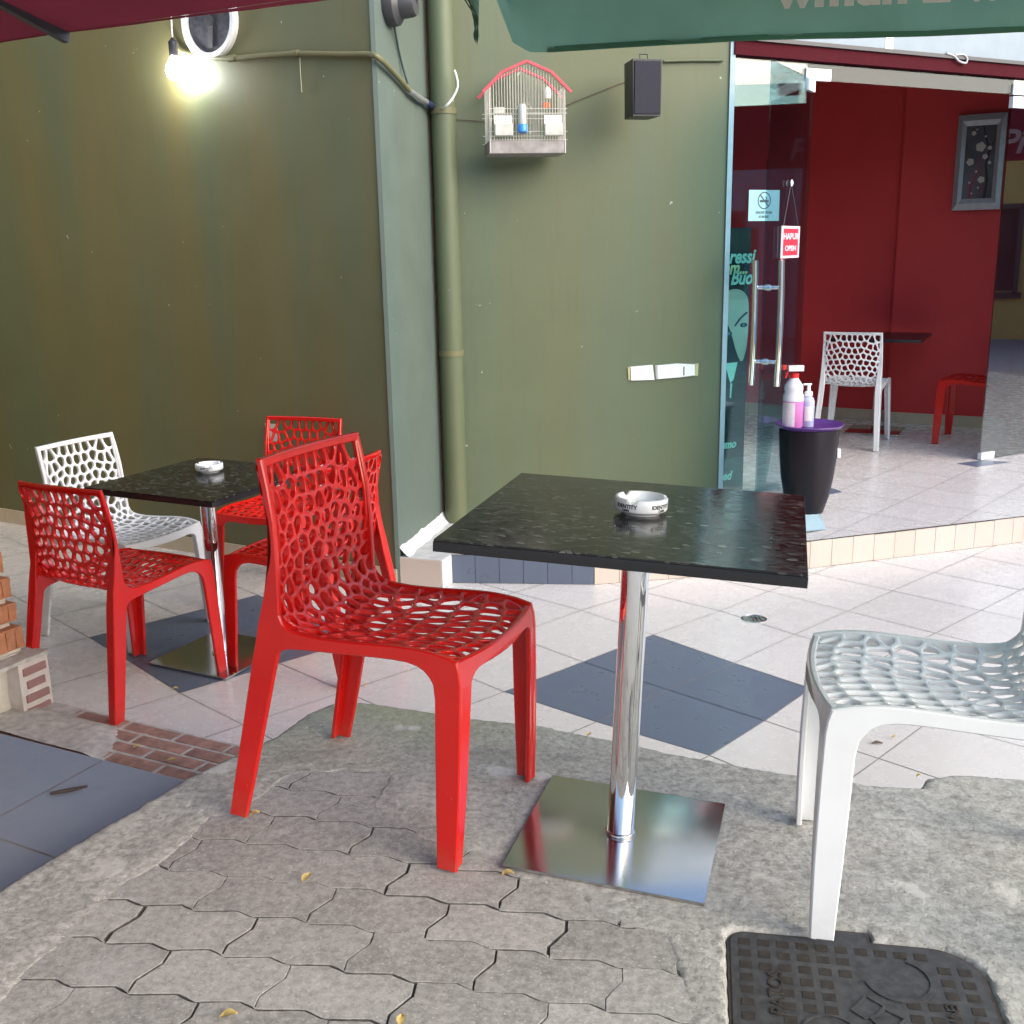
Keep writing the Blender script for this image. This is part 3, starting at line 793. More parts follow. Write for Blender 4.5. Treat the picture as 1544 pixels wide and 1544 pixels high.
# pavement behind and beside the camera, road, far ground
pb = MB().box((0, -2.15, -.20), (9, 6.98, .36)); tag(pb.build('pavement', MT['concrete']), 'concrete pavement behind the viewer', None, kind='structure')
MT['asphalt'] = simple('asphalt', (.27, .27, .285), .9, var=.2, scale=80, bmp=.3)
gr = MB().add([(-400, -400, -.40), (400, -400, -.40), (400, 400, -.40), (-400, 400, -.40)], [(0, 1, 2, 3)])
tag(gr.build('ground', MT['asphalt']), 'asphalt ground reaching to the horizon', None, kind='structure')

# manhole cover
MT['iron'] = simple('cast_iron_ribs', (.075, .073, .074), .48, .3, var=.35, scale=45, bmp=.6)
MT['iron_dirt'] = simple('rusty_dirt_in_cast_iron', (.040, .032, .026), .8, .1, var=.4, scale=60, bmp=.4)
MT['iron_frame'] = simple('rusty_iron_frame', (.075, .055, .047), .7, .2, var=.4, scale=50, bmp=.4)
mz = -.0095
mh = thing('manhole_cover', 'cast iron manhole cover with a grid of studs set in the rough concrete', 'manhole cover', (mo.x, mo.y, mz), mang)
def loc(P): return [(a, -b) for a, b in P]
MB().prism(loc(mo_out(.003)), -.02, -.0035).build('frame', MT['iron_frame'], mh)
MB().prism(loc(mo_out(-.003)), -.019, -.0015).build('plate', MT['iron'], mh)
dz = MB(); rb = MB()
lx = [(-.0 + .0265) + k * .0355 for k in range(12)]
def skip(a, b):
    if .235 < a < .375 and .055 < b < .165: return True      # ring emblem
    if .18 < a < .30 and .13 < b < .25: return True           # linked squares
    if .105 < a < .245 and .20 < b < .40: return True         # ovals
    if .058 < a < .098 and .10 < b < .24: return True         # PATOS
    if .36 < a < .392 and .14 < b < .25: return True          # EN124
    if .175 < a < .275 and b < .02: return True
    return False
for i in range(12):
    for j in range(13):
        a = .03 + i * .0355; b = .030 + j * .034
        if a > MW - .03 or skip(a, b): continue
        if a > MW - .08 and b < .05: continue
        w_, h_ = .022, .019
        dz.prism(loc([(a - w_ / 2, b - h_ / 2), (a + w_ / 2, b - h_ / 2), (a + w_ / 2, b + h_ / 2), (a - w_ / 2, b + h_ / 2)]), -.003, -.0006)
dz.build('studs', MT['iron_dirt'], mh)
def band(pts, w, closed):
    P = [Vector(p) for p in pts]; n = len(P); A_, B_ = [], []
    for k in range(n):
        a = P[k - 1] if (k > 0 or closed) else P[k]; b = P[(k + 1) % n] if (k < n - 1 or closed) else P[k]
        d = (b - a).normalized(); nn = Vector((-d.y, d.x)) * w / 2; A_.append(P[k] - nn); B_.append(P[k] + nn)
    return A_, B_
def ring(pts, w, z0, z1, mbx, closed=True):
    A_, B_ = band(pts, w, closed); n = len(A_); o = len(mbx.v)
    for k in range(n):
        for q, z in ((A_[k], z0), (A_[k], z1), (B_[k], z1), (B_[k], z0)): mbx.v.append((q.x, -q.y, z))
    for k in range(n if closed else n - 1):
        for r in range(3): a = o + k * 4 + r; b = o + ((k + 1) % n) * 4 + r; mbx.f.append((a, b, b + 1, a + 1)); mbx.m.append(0)
em = MB()
ring(arc(.30, .10, .058, -1.2, 2.9, 26), .010, -.003, .0012, em, False)
ring(arc(.165, .262, .048, math.pi * .95, math.pi * 2.35, 24), .004, -.003, .0012, em, False)
ring(arc(.115, .325, .040, math.pi * .85, math.pi * 2.2, 24), .004, -.003, .0014, em, False)
ring([(.205, .195), (.235, .155), (.262, .178), (.245, .205), (.225, .212)], .004, -.003, .0012, em)
ring([(.250, .235), (.235, .212), (.262, .185), (.292, .205), (.268, .237)], .004, -.003, .0013, em)
em.build('emblem', MT['iron'], mh)
ft = lambda a, b, r: Matrix.Translation((a, -b, 0)) @ Matrix.Rotation(r, 4, 'Z')
text('lettering', 'PATOS', .038, ft(.082, .168, R_(90)), MT['iron_dirt'], mh, .001, .0004)
text('lettering', 'EN124', .030, ft(.375, .195, R_(-90)), MT['iron_dirt'], mh, .001, .0003)

# ------------------------------------------------------------------ slate terrace, brick threshold, broken wall
wd = Vector((-1, .561, 0)).normalized()                        # direction of the left walls
wn = Vector((-wd.y, wd.x, 0)); wn = wn if wn.y < 0 else -wn    # towards the camera
BR = onz(352, 1128, TZ); BL = onz(80, 1065, TZ); bdv = (BL - BR).normalized(); bn = Vector((bdv.y, -bdv.x, 0)); bn = bn if bn.y < 0 else -bn
sl = MB(); rnd = random.Random(2); S_ = .60
SZ = -.06; S0_, S1_ = onz(288, 1180, SZ), onz(55, 1120, SZ); o0 = Vector((S0_.x, S0_.y, 0)); sdv = (S1_ - S0_).normalized(); sdn = Vector((sdv.y, -sdv.x, 0)); sdn = sdn if sdn.y < 0 else -sdn
da = Vector((math.cos(R_(30)), math.sin(R_(30)), 0)); db = Vector((math.sin(R_(30)), -math.cos(R_(30)), 0))
def halfplane(poly, n, c):                    # keep p.n >= c
    out = []
    for k in range(len(poly)):
        p, q = poly[k], poly[(k + 1) % len(poly)]; dp_, dq = p.dot(n) - c, q.dot(n) - c
        if dp_ >= 0: out.append(p)
        if dp_ * dq < 0: out.append(p.lerp(q, dp_ / (dp_ - dq)))
    return out
u_ = sdv; v_ = sdn
l2a, l2b = onz(0, 1265, SZ), onz(92, 1296, SZ); l1a, l1b = onz(70, 1195, SZ), onz(0, 1238, SZ)
tu = (l2b - l2a).normalized(); tv = Vector((tu.y, -tu.x, 0)); tv = tv if tv.y < 0 else -tv
q0 = l2a + tu * ((l1b - l2a).dot(tu) - .02)
for a in range(-5, 5):
    for b in range(-4, 5):
        x0 = q0 + tu * a * S_ + tv * b * S_; e_ = .0028
        P = [Vector((p.x, p.y, 0)) for p in (x0 + tu * e_ + tv * e_, x0 + tu * (S_ - e_) + tv * e_, x0 + tu * (S_ - e_) + tv * (S_ - e_), x0 + tu * e_ + tv * (S_ - e_))]
        P = halfplane(P, sdn, o0.dot(sdn)); P = halfplane(P, sdv, (o0 - sdv * .28).dot(sdv)) if len(P) > 2 else []
        if len(P) > 2: zz_ = SZ + rnd.uniform(-.0004, .0004); sl.add([(p.x, p.y, zz_) for p in P], [tuple(range(len(P)))])
tag(sl.build('slate_terrace', MT['slate']), 'blue-grey slate tiles of the lower terrace', None, kind='structure')
x0 = o0 - u_ * .3; MB_ = MB().prism([(p.x, p.y) for p in (x0, o0 + u_ * 4, o0 + u_ * 4 + v_ * 3.2, x0 + v_ * 3.2)], -.39, SZ - .002)
tag(MB_.build('terrace_grout', MT['grout']), 'pale grout between the slate tiles', None, kind='structure')
# brick threshold strip
MT['brick'] = simple('worn_red_brick', (.34, .19, .145), .85, var=.3, scale=25, bmp=.5)
MT['mortar'] = simple('pale_mortar', (.46, .43, .38), .92, var=.25, scale=30, bmp=.6)
st = thing('brick_threshold', 'worn red brick threshold strip between the pale tiles and the slate terrace', 'threshold', (BR.x, BR.y, TZ))
bk = MB(); rows_ = 4; rw = .262 / rows_
fr_ = frame((0, 0, 0), bdv, (0, 0, 1)); Rm = Matrix((bdv, bn, Vector((0, 0, 1)))).transposed()
rnd = random.Random(9)
for r in range(rows_):
    x = -.45 - (r % 2) * .12
    while x < 1.0:
        l = .225 + rnd.uniform(-.01, .01)
        c = Rm @ Vector((x + l / 2, (r + .5) * rw, .004 + rnd.uniform(-.001, .001)))
        bk.box(c, (l - .014, rw - .012, .022), Rm, bev=.004); x += l
bk.build('bricks', MT['brick'], st, smooth=40)
mb_ = MB(); n_ = 60
for i in range(n_):
    for j in range(14):
        q = []
        for a, b in ((i, j), (i + 1, j), (i + 1, j + 1), (i, j + 1)):
            x = -.45 + 1.45 * a / n_; y = -.004 + .27 * b / 14
            z = .0132 + .0012 * fbm(x * 20, y * 20, 2, 3)
            # rough mortar smeared over the left of the strip
            z += .015 * sm(.38, .50, x + .05 * fbm(x * 5, y * 5, 5, 3) - .6 * (.12 - y)) * sm(.05, .085, y + .012 * fbm(x * 9, y * 9, 7, 3)) + .004 * sm(.62, .75, x)
            q.append(Rm @ Vector((x, y, z)))
        mb_.add(q, [(0, 1, 2, 3)])
mb_.build('mortar', MT['mortar'], st, smooth=60, weld=True)
# broken wall stub at the left edge
MT['hollow_brick'] = simple('orange_hollow_brick', (.46, .20, .10), .8, var=.2, scale=30, bmp=.5)
MT['plaster'] = simple('rough_pale_plaster', (.60, .55, .47), .92, var=.18, scale=14, bmp=.9)
bw = thing('broken_wall', 'broken low wall stub of orange hollow bricks and pale plaster at the left edge', 'wall', (BL.x, BL.y, TZ))
# local frame: x along bdv (leftwards away), y towards the camera (bn), z up
def W(x, y, z): return Rm @ Vector((x, y, z))
pl = MB(); hb = MB(); rnd = random.Random(4)
def rough_box(mbx, x0, x1, y0, y1, z0, z1, amp=.008, n=7):
    bm = bmesh.new(); bmesh.ops.create_cube(bm, size=1); bmesh.ops.subdivide_edges(bm, edges=bm.edges[:], cuts=n, use_grid_fill=True)
    for v in bm.verts:
        p = Vector((x0 + (v.co.x + .5) * (x1 - x0), y0 + (v.co.y + .5) * (y1 - y0), z0 + (v.co.z + .5) * (z1 - z0)))
        k = p * 14; p += Vector((fbm(k.x, k.y, k.z, 3), fbm(k.x + 9, k.y, k.z, 3), fbm(k.x, k.y + 9, k.z, 3))) * amp
        v.co = Rm @ p
    bm.verts.index_update(); mbx.add([v.co.copy() for v in bm.verts], [[v.index for v in f.verts] for f in bm.faces]); bm.free()
rough_box(pl, .06, 1.6, .015, .30, 0, .22, .012)
rough_box(pl, .055, .2, .235, .33, -.01, .05, .015)
co = [(.065, .235, .315), (.085, .335, .40), (.10, .42, .49), (.125, .51, .58), (.145, .60, .67), (.165, .69, .78)]
for k, (x, z0, z1) in enumerate(co):
    rough_box(hb, x, 1.6, .03, .235, z0, z1, .004, 4)
    rough_box(pl, x + .012 + .01 * (k % 2), 1.6, .045, .268 if k != 2 else .25, z0 - .03, z0 + .012, .012, 6)
    if k in (0, 2, 3, 5): rough_box(pl, x + .035, 1.6, .1, .262, z0 - .01, z1 - .015 * (k % 2), .016, 7)
pl.build('plaster', MT['plaster'], bw, smooth=60); hb.build('bricks', MT['hollow_brick'], bw, smooth=40)
# fluting on the brick ends
ft_ = MB()
for k, (x, z0, z1) in enumerate(co):
    for q in range(5): ft_.box(W(x - .001, .06 + q * .038, (z0 + z1) / 2), (.008, .012, z1 - z0 - .012), Rm)
ft_.build('flutes', MT['hollow_brick'], bw)
# tiled end post in front of the plinth
MT['tile_brown'] = simple('brown_clad_tile', (.30, .16, .14), .45, var=.12, scale=20)
MT['tile_cream'] = simple('cream_clad_tile', (.62, .55, .48), .5, var=.1, scale=20)
ep = MB()
rough_box(ep, -.005, .07, .0, .125, 0, .205, .002, 3); ep.build('end_post', MT['tile_cream'], bw, smooth=40)
et = MB()
for k in range(4):
    z = .022 + k * .050
    et.box(W(-.008, .062, z), (.008, .095 if k != 2 else .075, .028), Rm, bev=.002)
et.build('end_tiles', MT['tile_brown'], bw)
rough = MB(); rough_box(rough, -.01, .09, -.005, .262, .206, .220, .005, 5); rough.build('end_cap', MT['mortar'], bw, smooth=60)

# ------------------------------------------------------------------ olive walls
C0 = Vector((-.553, 4.93, 0)); C1 = Vector((-.36, 5.72, 0)); W1 = Vector((1.20, 5.945, 0))
top_z = 3.6
def wall(mbx, a, b, thick, z0, z1, back):
    back = Vector(back).normalized() * thick
    mbx.prism([(a.x, a.y), (b.x, b.y), (b.x + back.x, b.y + back.y), (a.x + back.x, a.y + back.y)], z0, z1)
LW = C0 + wd * 5.2
ow = thing('olive_wall', 'olive green rendered wall behind the far left table, ending in a corner coloured for cool sky light', 'wall', (C0.x, C0.y, TZ))
def relb(mbx, name, m, par, smooth=None, weld=False):
    mbx.v = [tuple(Vector(v) - par.location) for v in mbx.v]; return mbx.build(name, m, par, smooth, weld=weld)
def sub_wall(poly, z0, z1, name, m, par):
    """prism with its sides cut into a fine grid and a hair of waviness"""
    b = MB(); n = len(poly)
    b.prism(poly, z0, z1); o = relb(b, name, m, par); return o
back = -wn
poly = [(C0.x, C0.y), (C1.x, C1.y), (C1.x + .02, C1.y + .3), ((C0 + wd * 5.2 + back * .95).x, (C0 + wd * 5.2 + back * .95).y), (LW.x, LW.y)]
sub_wall(poly, TZ + .0, top_z, 'rendered_face', MT['olive'], ow)
side_q = MB().slab([C0 + Vector((.003, 0, TZ)), C1 + Vector((.003, 0, TZ)), C1 + Vector((.003, 0, top_z)), C0 + Vector((.003, 0, top_z))], (-1, 0, 0), .02); relb(side_q, 'corner_face', MT['olive_skylit'], ow)

sk = MB()
a = C0 + wn * .012 + wd * .01; b = C0 + wn * .012 + wd * 5.2
sk.prism([(a.x, a.y), (b.x, b.y), (b.x - wn.x * .03, b.y - wn.y * .03), (a.x - wn.x * .03, a.y - wn.y * .03)], TZ, TZ + .085)
relb(sk, 'skirting', MT['cream'], ow)
nw = thing('left_sky_blocker', 'added unseen olive wall blocking sky light from the left', 'wall', (-3.6, 3.2, TZ))  # added out of view to keep sky light off the left wall
sub_wall([(-3.4, 6.6), (-3.15, 4.2), (-2.9, 1.2), (-3.15, 1.2), (-3.4, 4.2), (-3.7, 6.6)], TZ, 3.2, 'rendered_face', MT['olive'], nw)
bwl = thing('facade_wall', 'olive green facade wall carrying the birdcage and the black speaker', 'wall', (C1.x, C1.y, PZ))
fd = (W1 - C1).normalized(); fn = Vector((fd.y, -fd.x, 0))
poly = [(C1.x - .02, C1.y), (W1.x, W1.y), (W1.x - fn.x * .28, W1.y - fn.y * .28), (C1.x - fn.x * .28, C1.y - fn.y * .28)]
sub_wall(poly, PZ, top_z, 'rendered_face', MT['olive2'], bwl)
# shop front line
gd = Vector((1, .52, 0)).normalized(); gn = Vector((gd.y, -gd.x, 0)); G0 = Vector((3.17, 6.96, 0))
def gpt(px, py): return onp(px, py, G0, gn)
def gx(x, off=0, z=0): return Vector((x, G0.y + .52 * (x - G0.x), 0)) + gn * off + Vector((0, 0, z))
# drain pipe in the corner
pp = C1 + Vector((.055, -.095, 0))
dp = thing('drain_pipe', 'olive painted drain pipe in the corner left of the birdcage', 'pipe', (pp.x, pp.y, PZ))
MB().tube([(0, 0, 0), (0, 0, 1.2), (0, 0, 3.4)], .062, 24).build('pipe', MT['olive2'], dp, smooth=50)
MB().tube([(-.075, .01, .0), (-.078, .01, 1.3), (-.076, .01, 3.3)], .010, 8).build('rusty_wire', simple('rusty_brown_cable', (.13, .065, .035), .8, var=.4, scale=20), dp, smooth=50)
for z in (.9, 2.1): MB().lathe([(.066, z), (.066, z + .03)], 24).build('clamp', MT['olive'], dp, smooth=40)

# ------------------------------------------------------------------ platform
e0 = onz(606, 840, PZ); e1 = onz(665, 845, PZ); e2 = onz(680, 836, PZ); e3 = onz(896, 838, PZ); e4 = onz(1222, 815, PZ); e5 = onz(1544, 778, PZ)
e6 = e5 + (e5 - e4).normalized() * 6.4
e0 = Vector((C0.x + .004, e0.y, PZ))
edge = [e0, e1, e2, e3, e4, e5, e6]
pf = thing('tiled_platform', 'raised tiled step platform in front of the shop door', 'platform', (0, 6, PZ))
body = [(p.x, p.y) for p in edge] + [(9.6, 10.2), (-.3, 10.2), (-.2, 5.9), (C0.x + .06, C0.y + .1)]
b = MB().prism(body, TZ - .05, PZ - .004); relb(b, 'core', MT['grout_dark'], pf)
# top tiles clipped to the platform outline
def clip_poly(poly, a, b, c):
    out = []
    for i in range(len(poly)):
        p, q = poly[i], poly[(i + 1) % len(poly)]; dp_ = a * p[0] + b * p[1] - c; dq = a * q[0] + b * q[1] - c
        if dp_ <= 0: out.append(p)
        if dp_ * dq < 0: t = dp_ / (dp_ - dq); out.append((p[0] + (q[0] - p[0]) * t, p[1] + (q[1] - p[1]) * t))
    return out
tt = MB(); s_ = .40; rnd = random.Random(8)
la = Vector((.27, .30)).normalized() ; lb = Vector((la.y, -la.x)); lo = Vector((3.042, 6.774))
# convex pieces of the platform top: left of e3, right of e3
def halfplanes_L(): return [(e2, e3)]
ed2 = (e4 - e3)
def cuts(poly, region):
    if region == 0:
        for (p, q) in ((e2, e3),):
            d = Vector((q.x - p.x, q.y - p.y)).normalized(); n = Vector((d.y, -d.x)); poly = clip_poly(poly, n.x, n.y, n.x * p.x + n.y * p.y - .0)
            if len(poly) < 3: return []
        poly = clip_poly(poly, 1, 0, e3.x); poly = clip_poly(poly, -1, 0, -e2.x) if len(poly) > 2 else []
    else:
        for (p, q) in ((e3, e4), (e4, e5)) if region == 1 else ((e4, e5),):
            d = Vector((q.x - p.x, q.y - p.y)).normalized(); n = Vector((d.y, -d.x)); poly = clip_poly(poly, n.x, n.y, n.x * p.x + n.y * p.y)
            if len(poly) < 3: return []
        if region == 1: poly = clip_poly(poly, -1, 0, -e3.x - .0005); poly = clip_poly(poly, 1, 0, e4.x) if len(poly) > 2 else []
        else: poly = clip_poly(poly, -1, 0, -e4.x - .0005)
    if len(poly) > 2: poly = clip_poly(poly, 0, 1, 10.0)
    return poly if len(poly) > 2 else []
for i in range(-26, 26):
    for j in range(-26, 26):
        g_ = .0014
        base = [lo + la * (i + a) * s_ + lb * (j + b_) * s_ for a, b_ in ((0, 0), (1, 0), (1, 1), (0, 1))]
        c = sum(base, Vector((0, 0))) / 4
        if not (-.6 < c.x < 9.4 and 4.4 < c.y < 10): continue
        q = [p_ + (c - p_).normalized() * g_ * 1.4 for p_ in base]
        dark = (i, j) in ((0, 0), (0, -1), (-3, -3), (1, 2))
        for reg in (0, 1, 2):
            r = cuts([(p_.x, p_.y) for p_ in q], reg)
            if r: tt.add([(x, y, PZ + rnd.uniform(-.0002, .0002)) for x, y in r], [tuple(range(len(r)))], 1 if dark and False else 0)
# small dark insets seen near the glass
def inset(pxs, z):
    v = [onz(*q, PZ) for q in pxs]; tt.add([(p_.x, p_.y, PZ + .0012) for p_ in v], [tuple(range(len(v)))], 1)
inset([(1442, 699), (1484, 693.5), (1524, 697), (1473, 704)], PZ); inset([(1222, 741), (1252, 735), (1270, 742), (1238, 748)], PZ)
relb(tt, 'top_tiles', [MT['tile'], MT['tile_dark']], pf)
# left block top and mortar fillet
lb_ = MB().prism([(e0.x, e0.y), (e1.x, e1.y), (e2.x, e2.y), (C1.x + .06, C1.y), (C0.x + .12, C0.y + .35)], PZ - .0045, PZ - .0005)
relb(lb_, 'block_top', simple('pale_mortar_top', (.50, .50, .49), .8, var=.15, scale=18), pf)
fi = MB(); K = 24
for k in range(K):
    for r in range(4):
        q = []
        for a, b_ in ((k, r), (k + 1, r), (k + 1, r + 1), (k, r + 1)):
            t = a / K; f = b_ / 4
            base = C0.lerp(C1, t) + Vector((.002, .01, 0))
            nx_ = Vector((1, -.22, 0)).normalized()
            w_ = .05 + .015 * noise.noise(Vector((t * 9, 0, 0))); h_ = .05 + .015 * noise.noise(Vector((t * 11, 5, 0)))
            q.append(base + nx_ * (w_ * f) + Vector((0, 0, PZ + h_ * (1 - f) ** 1.4 + .001)))
        fi.add(q, [(0, 1, 2, 3)])
relb(fi, 'mortar_fillet', simple('white_mortar', (.66, .67, .66), .85, var=.1, scale=40, bmp=.5), pf, 60, True)
# riser tiles
def riser(a, b_, w, m, name, par, rag=False):
    mbx = MB(); d = (b_ - a); l = d.length; d.normalize(); n = Vector((d.y, -d.x, 0)); x = 0; first = True
    while x < l - .01:
        ww = min(w, l - x); p_ = a + d * (x + .0012); q = a + d * (x + ww - .0012)
        z0, z1 = TZ + .002, PZ - (.003 if not rag else .004 + rnd.uniform(0, .004))
        off = n * (.004 + rnd.uniform(0, .0006))
        mbx.add([p_ + off + Vector((0, 0, z0 - p_.z)), q + off + Vector((0, 0, z0 - q.z)), q + off + Vector((0, 0, z1 - q.z)), p_ + off + Vector((0, 0, z1 - p_.z)),
                 p_ + Vector((0, 0, z0 - p_.z)), q + Vector((0, 0, z0 - q.z)), q + Vector((0, 0, z1 - q.z)), p_ + Vector((0, 0, z1 - p_.z))],
                [(0, 1, 2, 3), (0, 4, 5, 1), (1, 5, 6, 2), (2, 6, 7, 3), (3, 7, 4, 0)])
        x += ww
    return relb(mbx, name, m, par)
MT['riser'] = m_tile('cream_riser_tile', (.56, .47, .40), (.64, .55, .48), .3)
riser(e0, e1, .40, MT['riser'], 'riser_tiles', pf); riser(e1, e2, .3, simple('pale_riser_end', (.62, .64, .66), .5), 'riser_tiles', pf)
riser(e2, e3, .118, MT['tile_dark'], 'dark_riser_tiles', pf)
riser(e3, e4, .125, MT['riser'], 'riser_tiles', pf, True); riser(e4, e5, .125, MT['riser'], 'riser_tiles', pf, True); riser(e5, e6, .125, MT['riser'], 'riser_tiles', pf, True)

# ------------------------------------------------------------------ shop front
sf = thing('glass_shopfront', 'glass shopfront with an open tinted door leaf right of the olive facade', 'shopfront', (1.2, 5.94, PZ))
BZ0, BZ1, DZ = 2.245, 2.318, 2.15
xl, xh, xr, xe = 1.205, 1.69, 3.17, 5.9
def gslab(x0, x1, z0, z1, off, t, name, m, par=sf, smooth=None):
    a, b_ = gx(x0, off), gx(x1, off)
    mbx = MB().slab([a + Vector((0, 0, z0)), b_ + Vector((0, 0, z0)), b_ + Vector((0, 0, z1)), a + Vector((0, 0, z1))], -gn, t)
    return relb(mbx, name, m, par, smooth)
gslab(xl, xe, BZ1, top_z, .02, .25, 'lintel', MT['lintel'])
gslab(xe + .001, 11.0, PZ, top_z, .02, .25, 'end_wall', MT['olive2'])
gslab(xl, xe, BZ1 - .002, BZ1 + .018, .028, .05, 'lintel_drip', MT['dark_metal'])
gslab(xl, xe, BZ0, BZ1 - .003, .012, .12, 'beam', MT['beam'])
a = W1 + fn * .004
jm = MB().prism([(W1.x - .012, W1.y - .012), (W1.x + .016, W1.y - .006), (W1.x + .022, W1.y + .08), (W1.x - .005, W1.y + .08)], PZ, BZ1 + .06); relb(jm, 'jamb', MT['jamb'], sf)
gslab(xl + .03, xh - .006, PZ + .004, BZ0 - .002, -.03, .010, 'fixed_pane', MT['glass'])
gslab(xh - .003, xr - .001, DZ + .004, BZ0 - .002, -.03, .010, 'transom_pane', MT['glass_transom'])
gslab(xr + .003, xe, PZ + .004, BZ0 - .002, -.03, .010, 'fixed_pane', MT['glass_mirror'])
# patch fittings
def patch(x0, x1, z0, z1, name='patch_fitting'): return gslab(x0, x1, z0, z1, -.02, .03, name, MT['white_metal'])
patch(xh - .02, xh + .14, DZ + .002, DZ + .062); patch(xr - .004, xr + .15, DZ + .002, DZ + .062); patch(xr + .002, xr + .15, DZ - .075, DZ - .008); patch(xr + .002, xr + .115, PZ + .004, PZ + .050)
# open leaf
F0 = Vector((1.30, 5.49, 0)); H0 = Vector((1.688, 6.165, 0)); ld = (H0 - F0).normalized(); ln = Vector((ld.y, -ld.x, 0))
dl = bpy.data.objects.new('door_leaf', None); COL.objects.link(dl); dl.parent = sf; dl.location = F0 - sf.location + Vector((0, 0, PZ))
def lrel(mbx, name, m, smooth=None):
    o_ = Vector((F0.x, F0.y, PZ)); mbx.v = [tuple(Vector(v) - o_) for v in mbx.v]; return mbx.build(name, m, dl, smooth)
a, b_ = F0 + ln * .005, H0 + ln * .005
lrel(MB().slab([a + Vector((0, 0, PZ + .012)), b_ + Vector((0, 0, PZ + .012)), b_ + Vector((0, 0, DZ - .006)), a + Vector((0, 0, DZ - .006))], -ln, .010), 'door_pane', MT['glass_dark'])
lrel(MB().box(H0 - ld * .05 + Vector((0, 0, DZ - .038)), (.12, .028, .062), Matrix((ld, -ln, Vector((0, 0, 1)))).transposed(), bev=.002), 'patch_fitting', MT['white_metal'])
lrel(MB().box(H0 - ld * .05 + Vector((0, 0, PZ + .032)), (.12, .028, .045), Matrix((ld, -ln, Vector((0, 0, 1)))).transposed(), bev=.002), 'patch_fitting', MT['white_metal'])
zt = aty(1160, 392, 5.55).z; zb = aty(1155, 582, 5.55).z
hc = F0 + ld * .085
for sg in (1, -1):
    pts = []
    for k in range(15):
        t = k / 14; z = zt + (zb - zt) * t
        pts.append(hc + ln * sg * .068 + ld * (.022 * math.sin(math.pi * t) - .012) + Vector((0, 0, z)))
    lrel(MB().tube(pts, .0165, 16), 'handle', MT['chrome'], 50)
for py in (434, 546):
    so = MB(); z = aty(1158, py, 5.55).z
    so.tube([hc + ln * .066 + ld * .005 + Vector((0, 0, z)), hc - ln * .066 + ld * .005 + Vector((0, 0, z))], .010, 14)
    so.tube([hc + ln * .014 + ld * .005 + Vector((0, 0, z)), hc - ln * .014 + ld * .005 + Vector((0, 0, z))], .016, 14)
    lrel(so, 'standoff', MT['chrome'], 50)

# stickers and signs
MT['sign_cyan'] = simple('pale_cyan_sticker', (.60, .80, .82), .5, var=.02)
MT['sign_red'] = simple('red_sign', (.52, .02, .05), .5, var=.05)
MT['sign_pink'] = simple('pale_pink_sign', (.80, .58, .62), .5, var=.03)
pn0 = gx(1.5, -.026)
def on_pane(px, py, off=-.026): return onp(px, py, gx(1.5, off), gn)
A_, B_, C_, D_ = (on_pane(*q) for q in ((1128, 333), (1174, 333), (1176, 287), (1129, 286)))
w_ = (B_ - A_).length; h_ = (D_ - A_).length; cen = (A_ + B_ + C_ + D_) / 4
ns = thing('no_smoking_sign', 'pale cyan square no-smoking sticker on the fixed glass pane by the door', 'sign', cen)
fm = frame((0, 0, 0), gd, gn)
def flat(x0, x1, y0, y1, z0, z1, fmx): return MB().add([fmx @ Vector(q) for q in ((x0, y0, z1), (x1, y0, z1), (x1, y1, z1), (x0, y1, z1), (x0, y0, z0), (x1, y0, z0), (x1, y1, z0), (x0, y1, z0))], [(0, 1, 2, 3), (7, 6, 5, 4), (0, 4, 5, 1), (1, 5, 6, 2), (2, 6, 7, 3), (3, 7, 4, 0)])
flat(-w_ / 2, w_ / 2, -h_ / 2, h_ / 2, 0, .001, fm).build('sheet', MT['sign_cyan'], ns)
rg = MB(); rr = w_ * .2
P_ = arc(0, h_ * .16, rr, 0, 2 * math.pi, 28)[:-1]
def ring3(pts, wd_, z0, z1, mbx, fmx, closed=True):
    A_, B_ = band(pts, wd_, closed); n = len(A_); o = len(mbx.v)
    for k in range(n):
        for q, z in ((A_[k], z0), (A_[k], z1), (B_[k], z1), (B_[k], z0)): mbx.v.append(tuple(fmx @ Vector((q.x, q.y, z))))
    for k in range(n if closed else n - 1):
        for r in range(3): a = o + k * 4 + r; b = o + ((k + 1) % n) * 4 + r; mbx.f.append((a, b, b + 1, a + 1)); mbx.m.append(0)
ring3(P_, w_ * .03, .001, .002, rg, fm); ring3([(-rr * .7, h_ * .16 + rr * .7), (rr * .7, h_ * .16 - rr * .7)], w_ * .035, .001, .0022, rg, fm, False)
ring3([(-rr * .75, h_ * .14), (rr * .7, h_ * .14)], w_ * .06, .001, .0018, rg, fm, False)
ring3([(rr * .2, h_ * .17), (rr * .35, h_ * .24), (rr * .15, h_ * .28)], w_ * .03, .001, .0018, rg, fm, False)
rg.build('symbol', MT['grey_ink'], ns)
text('lettering', 'NDALOHET DUHANI', h_ * .12, fm @ Matrix.Translation((0, -h_ * .23, .0014)), MT['grey_ink'], ns, .0003, .0006, sx=.62)
text('lettering', 'NO SMOKING', h_ * .11, fm @ Matrix.Translation((0, -h_ * .37, .0014)), MT['grey_ink'], ns, .0003, .0006, sx=.62)
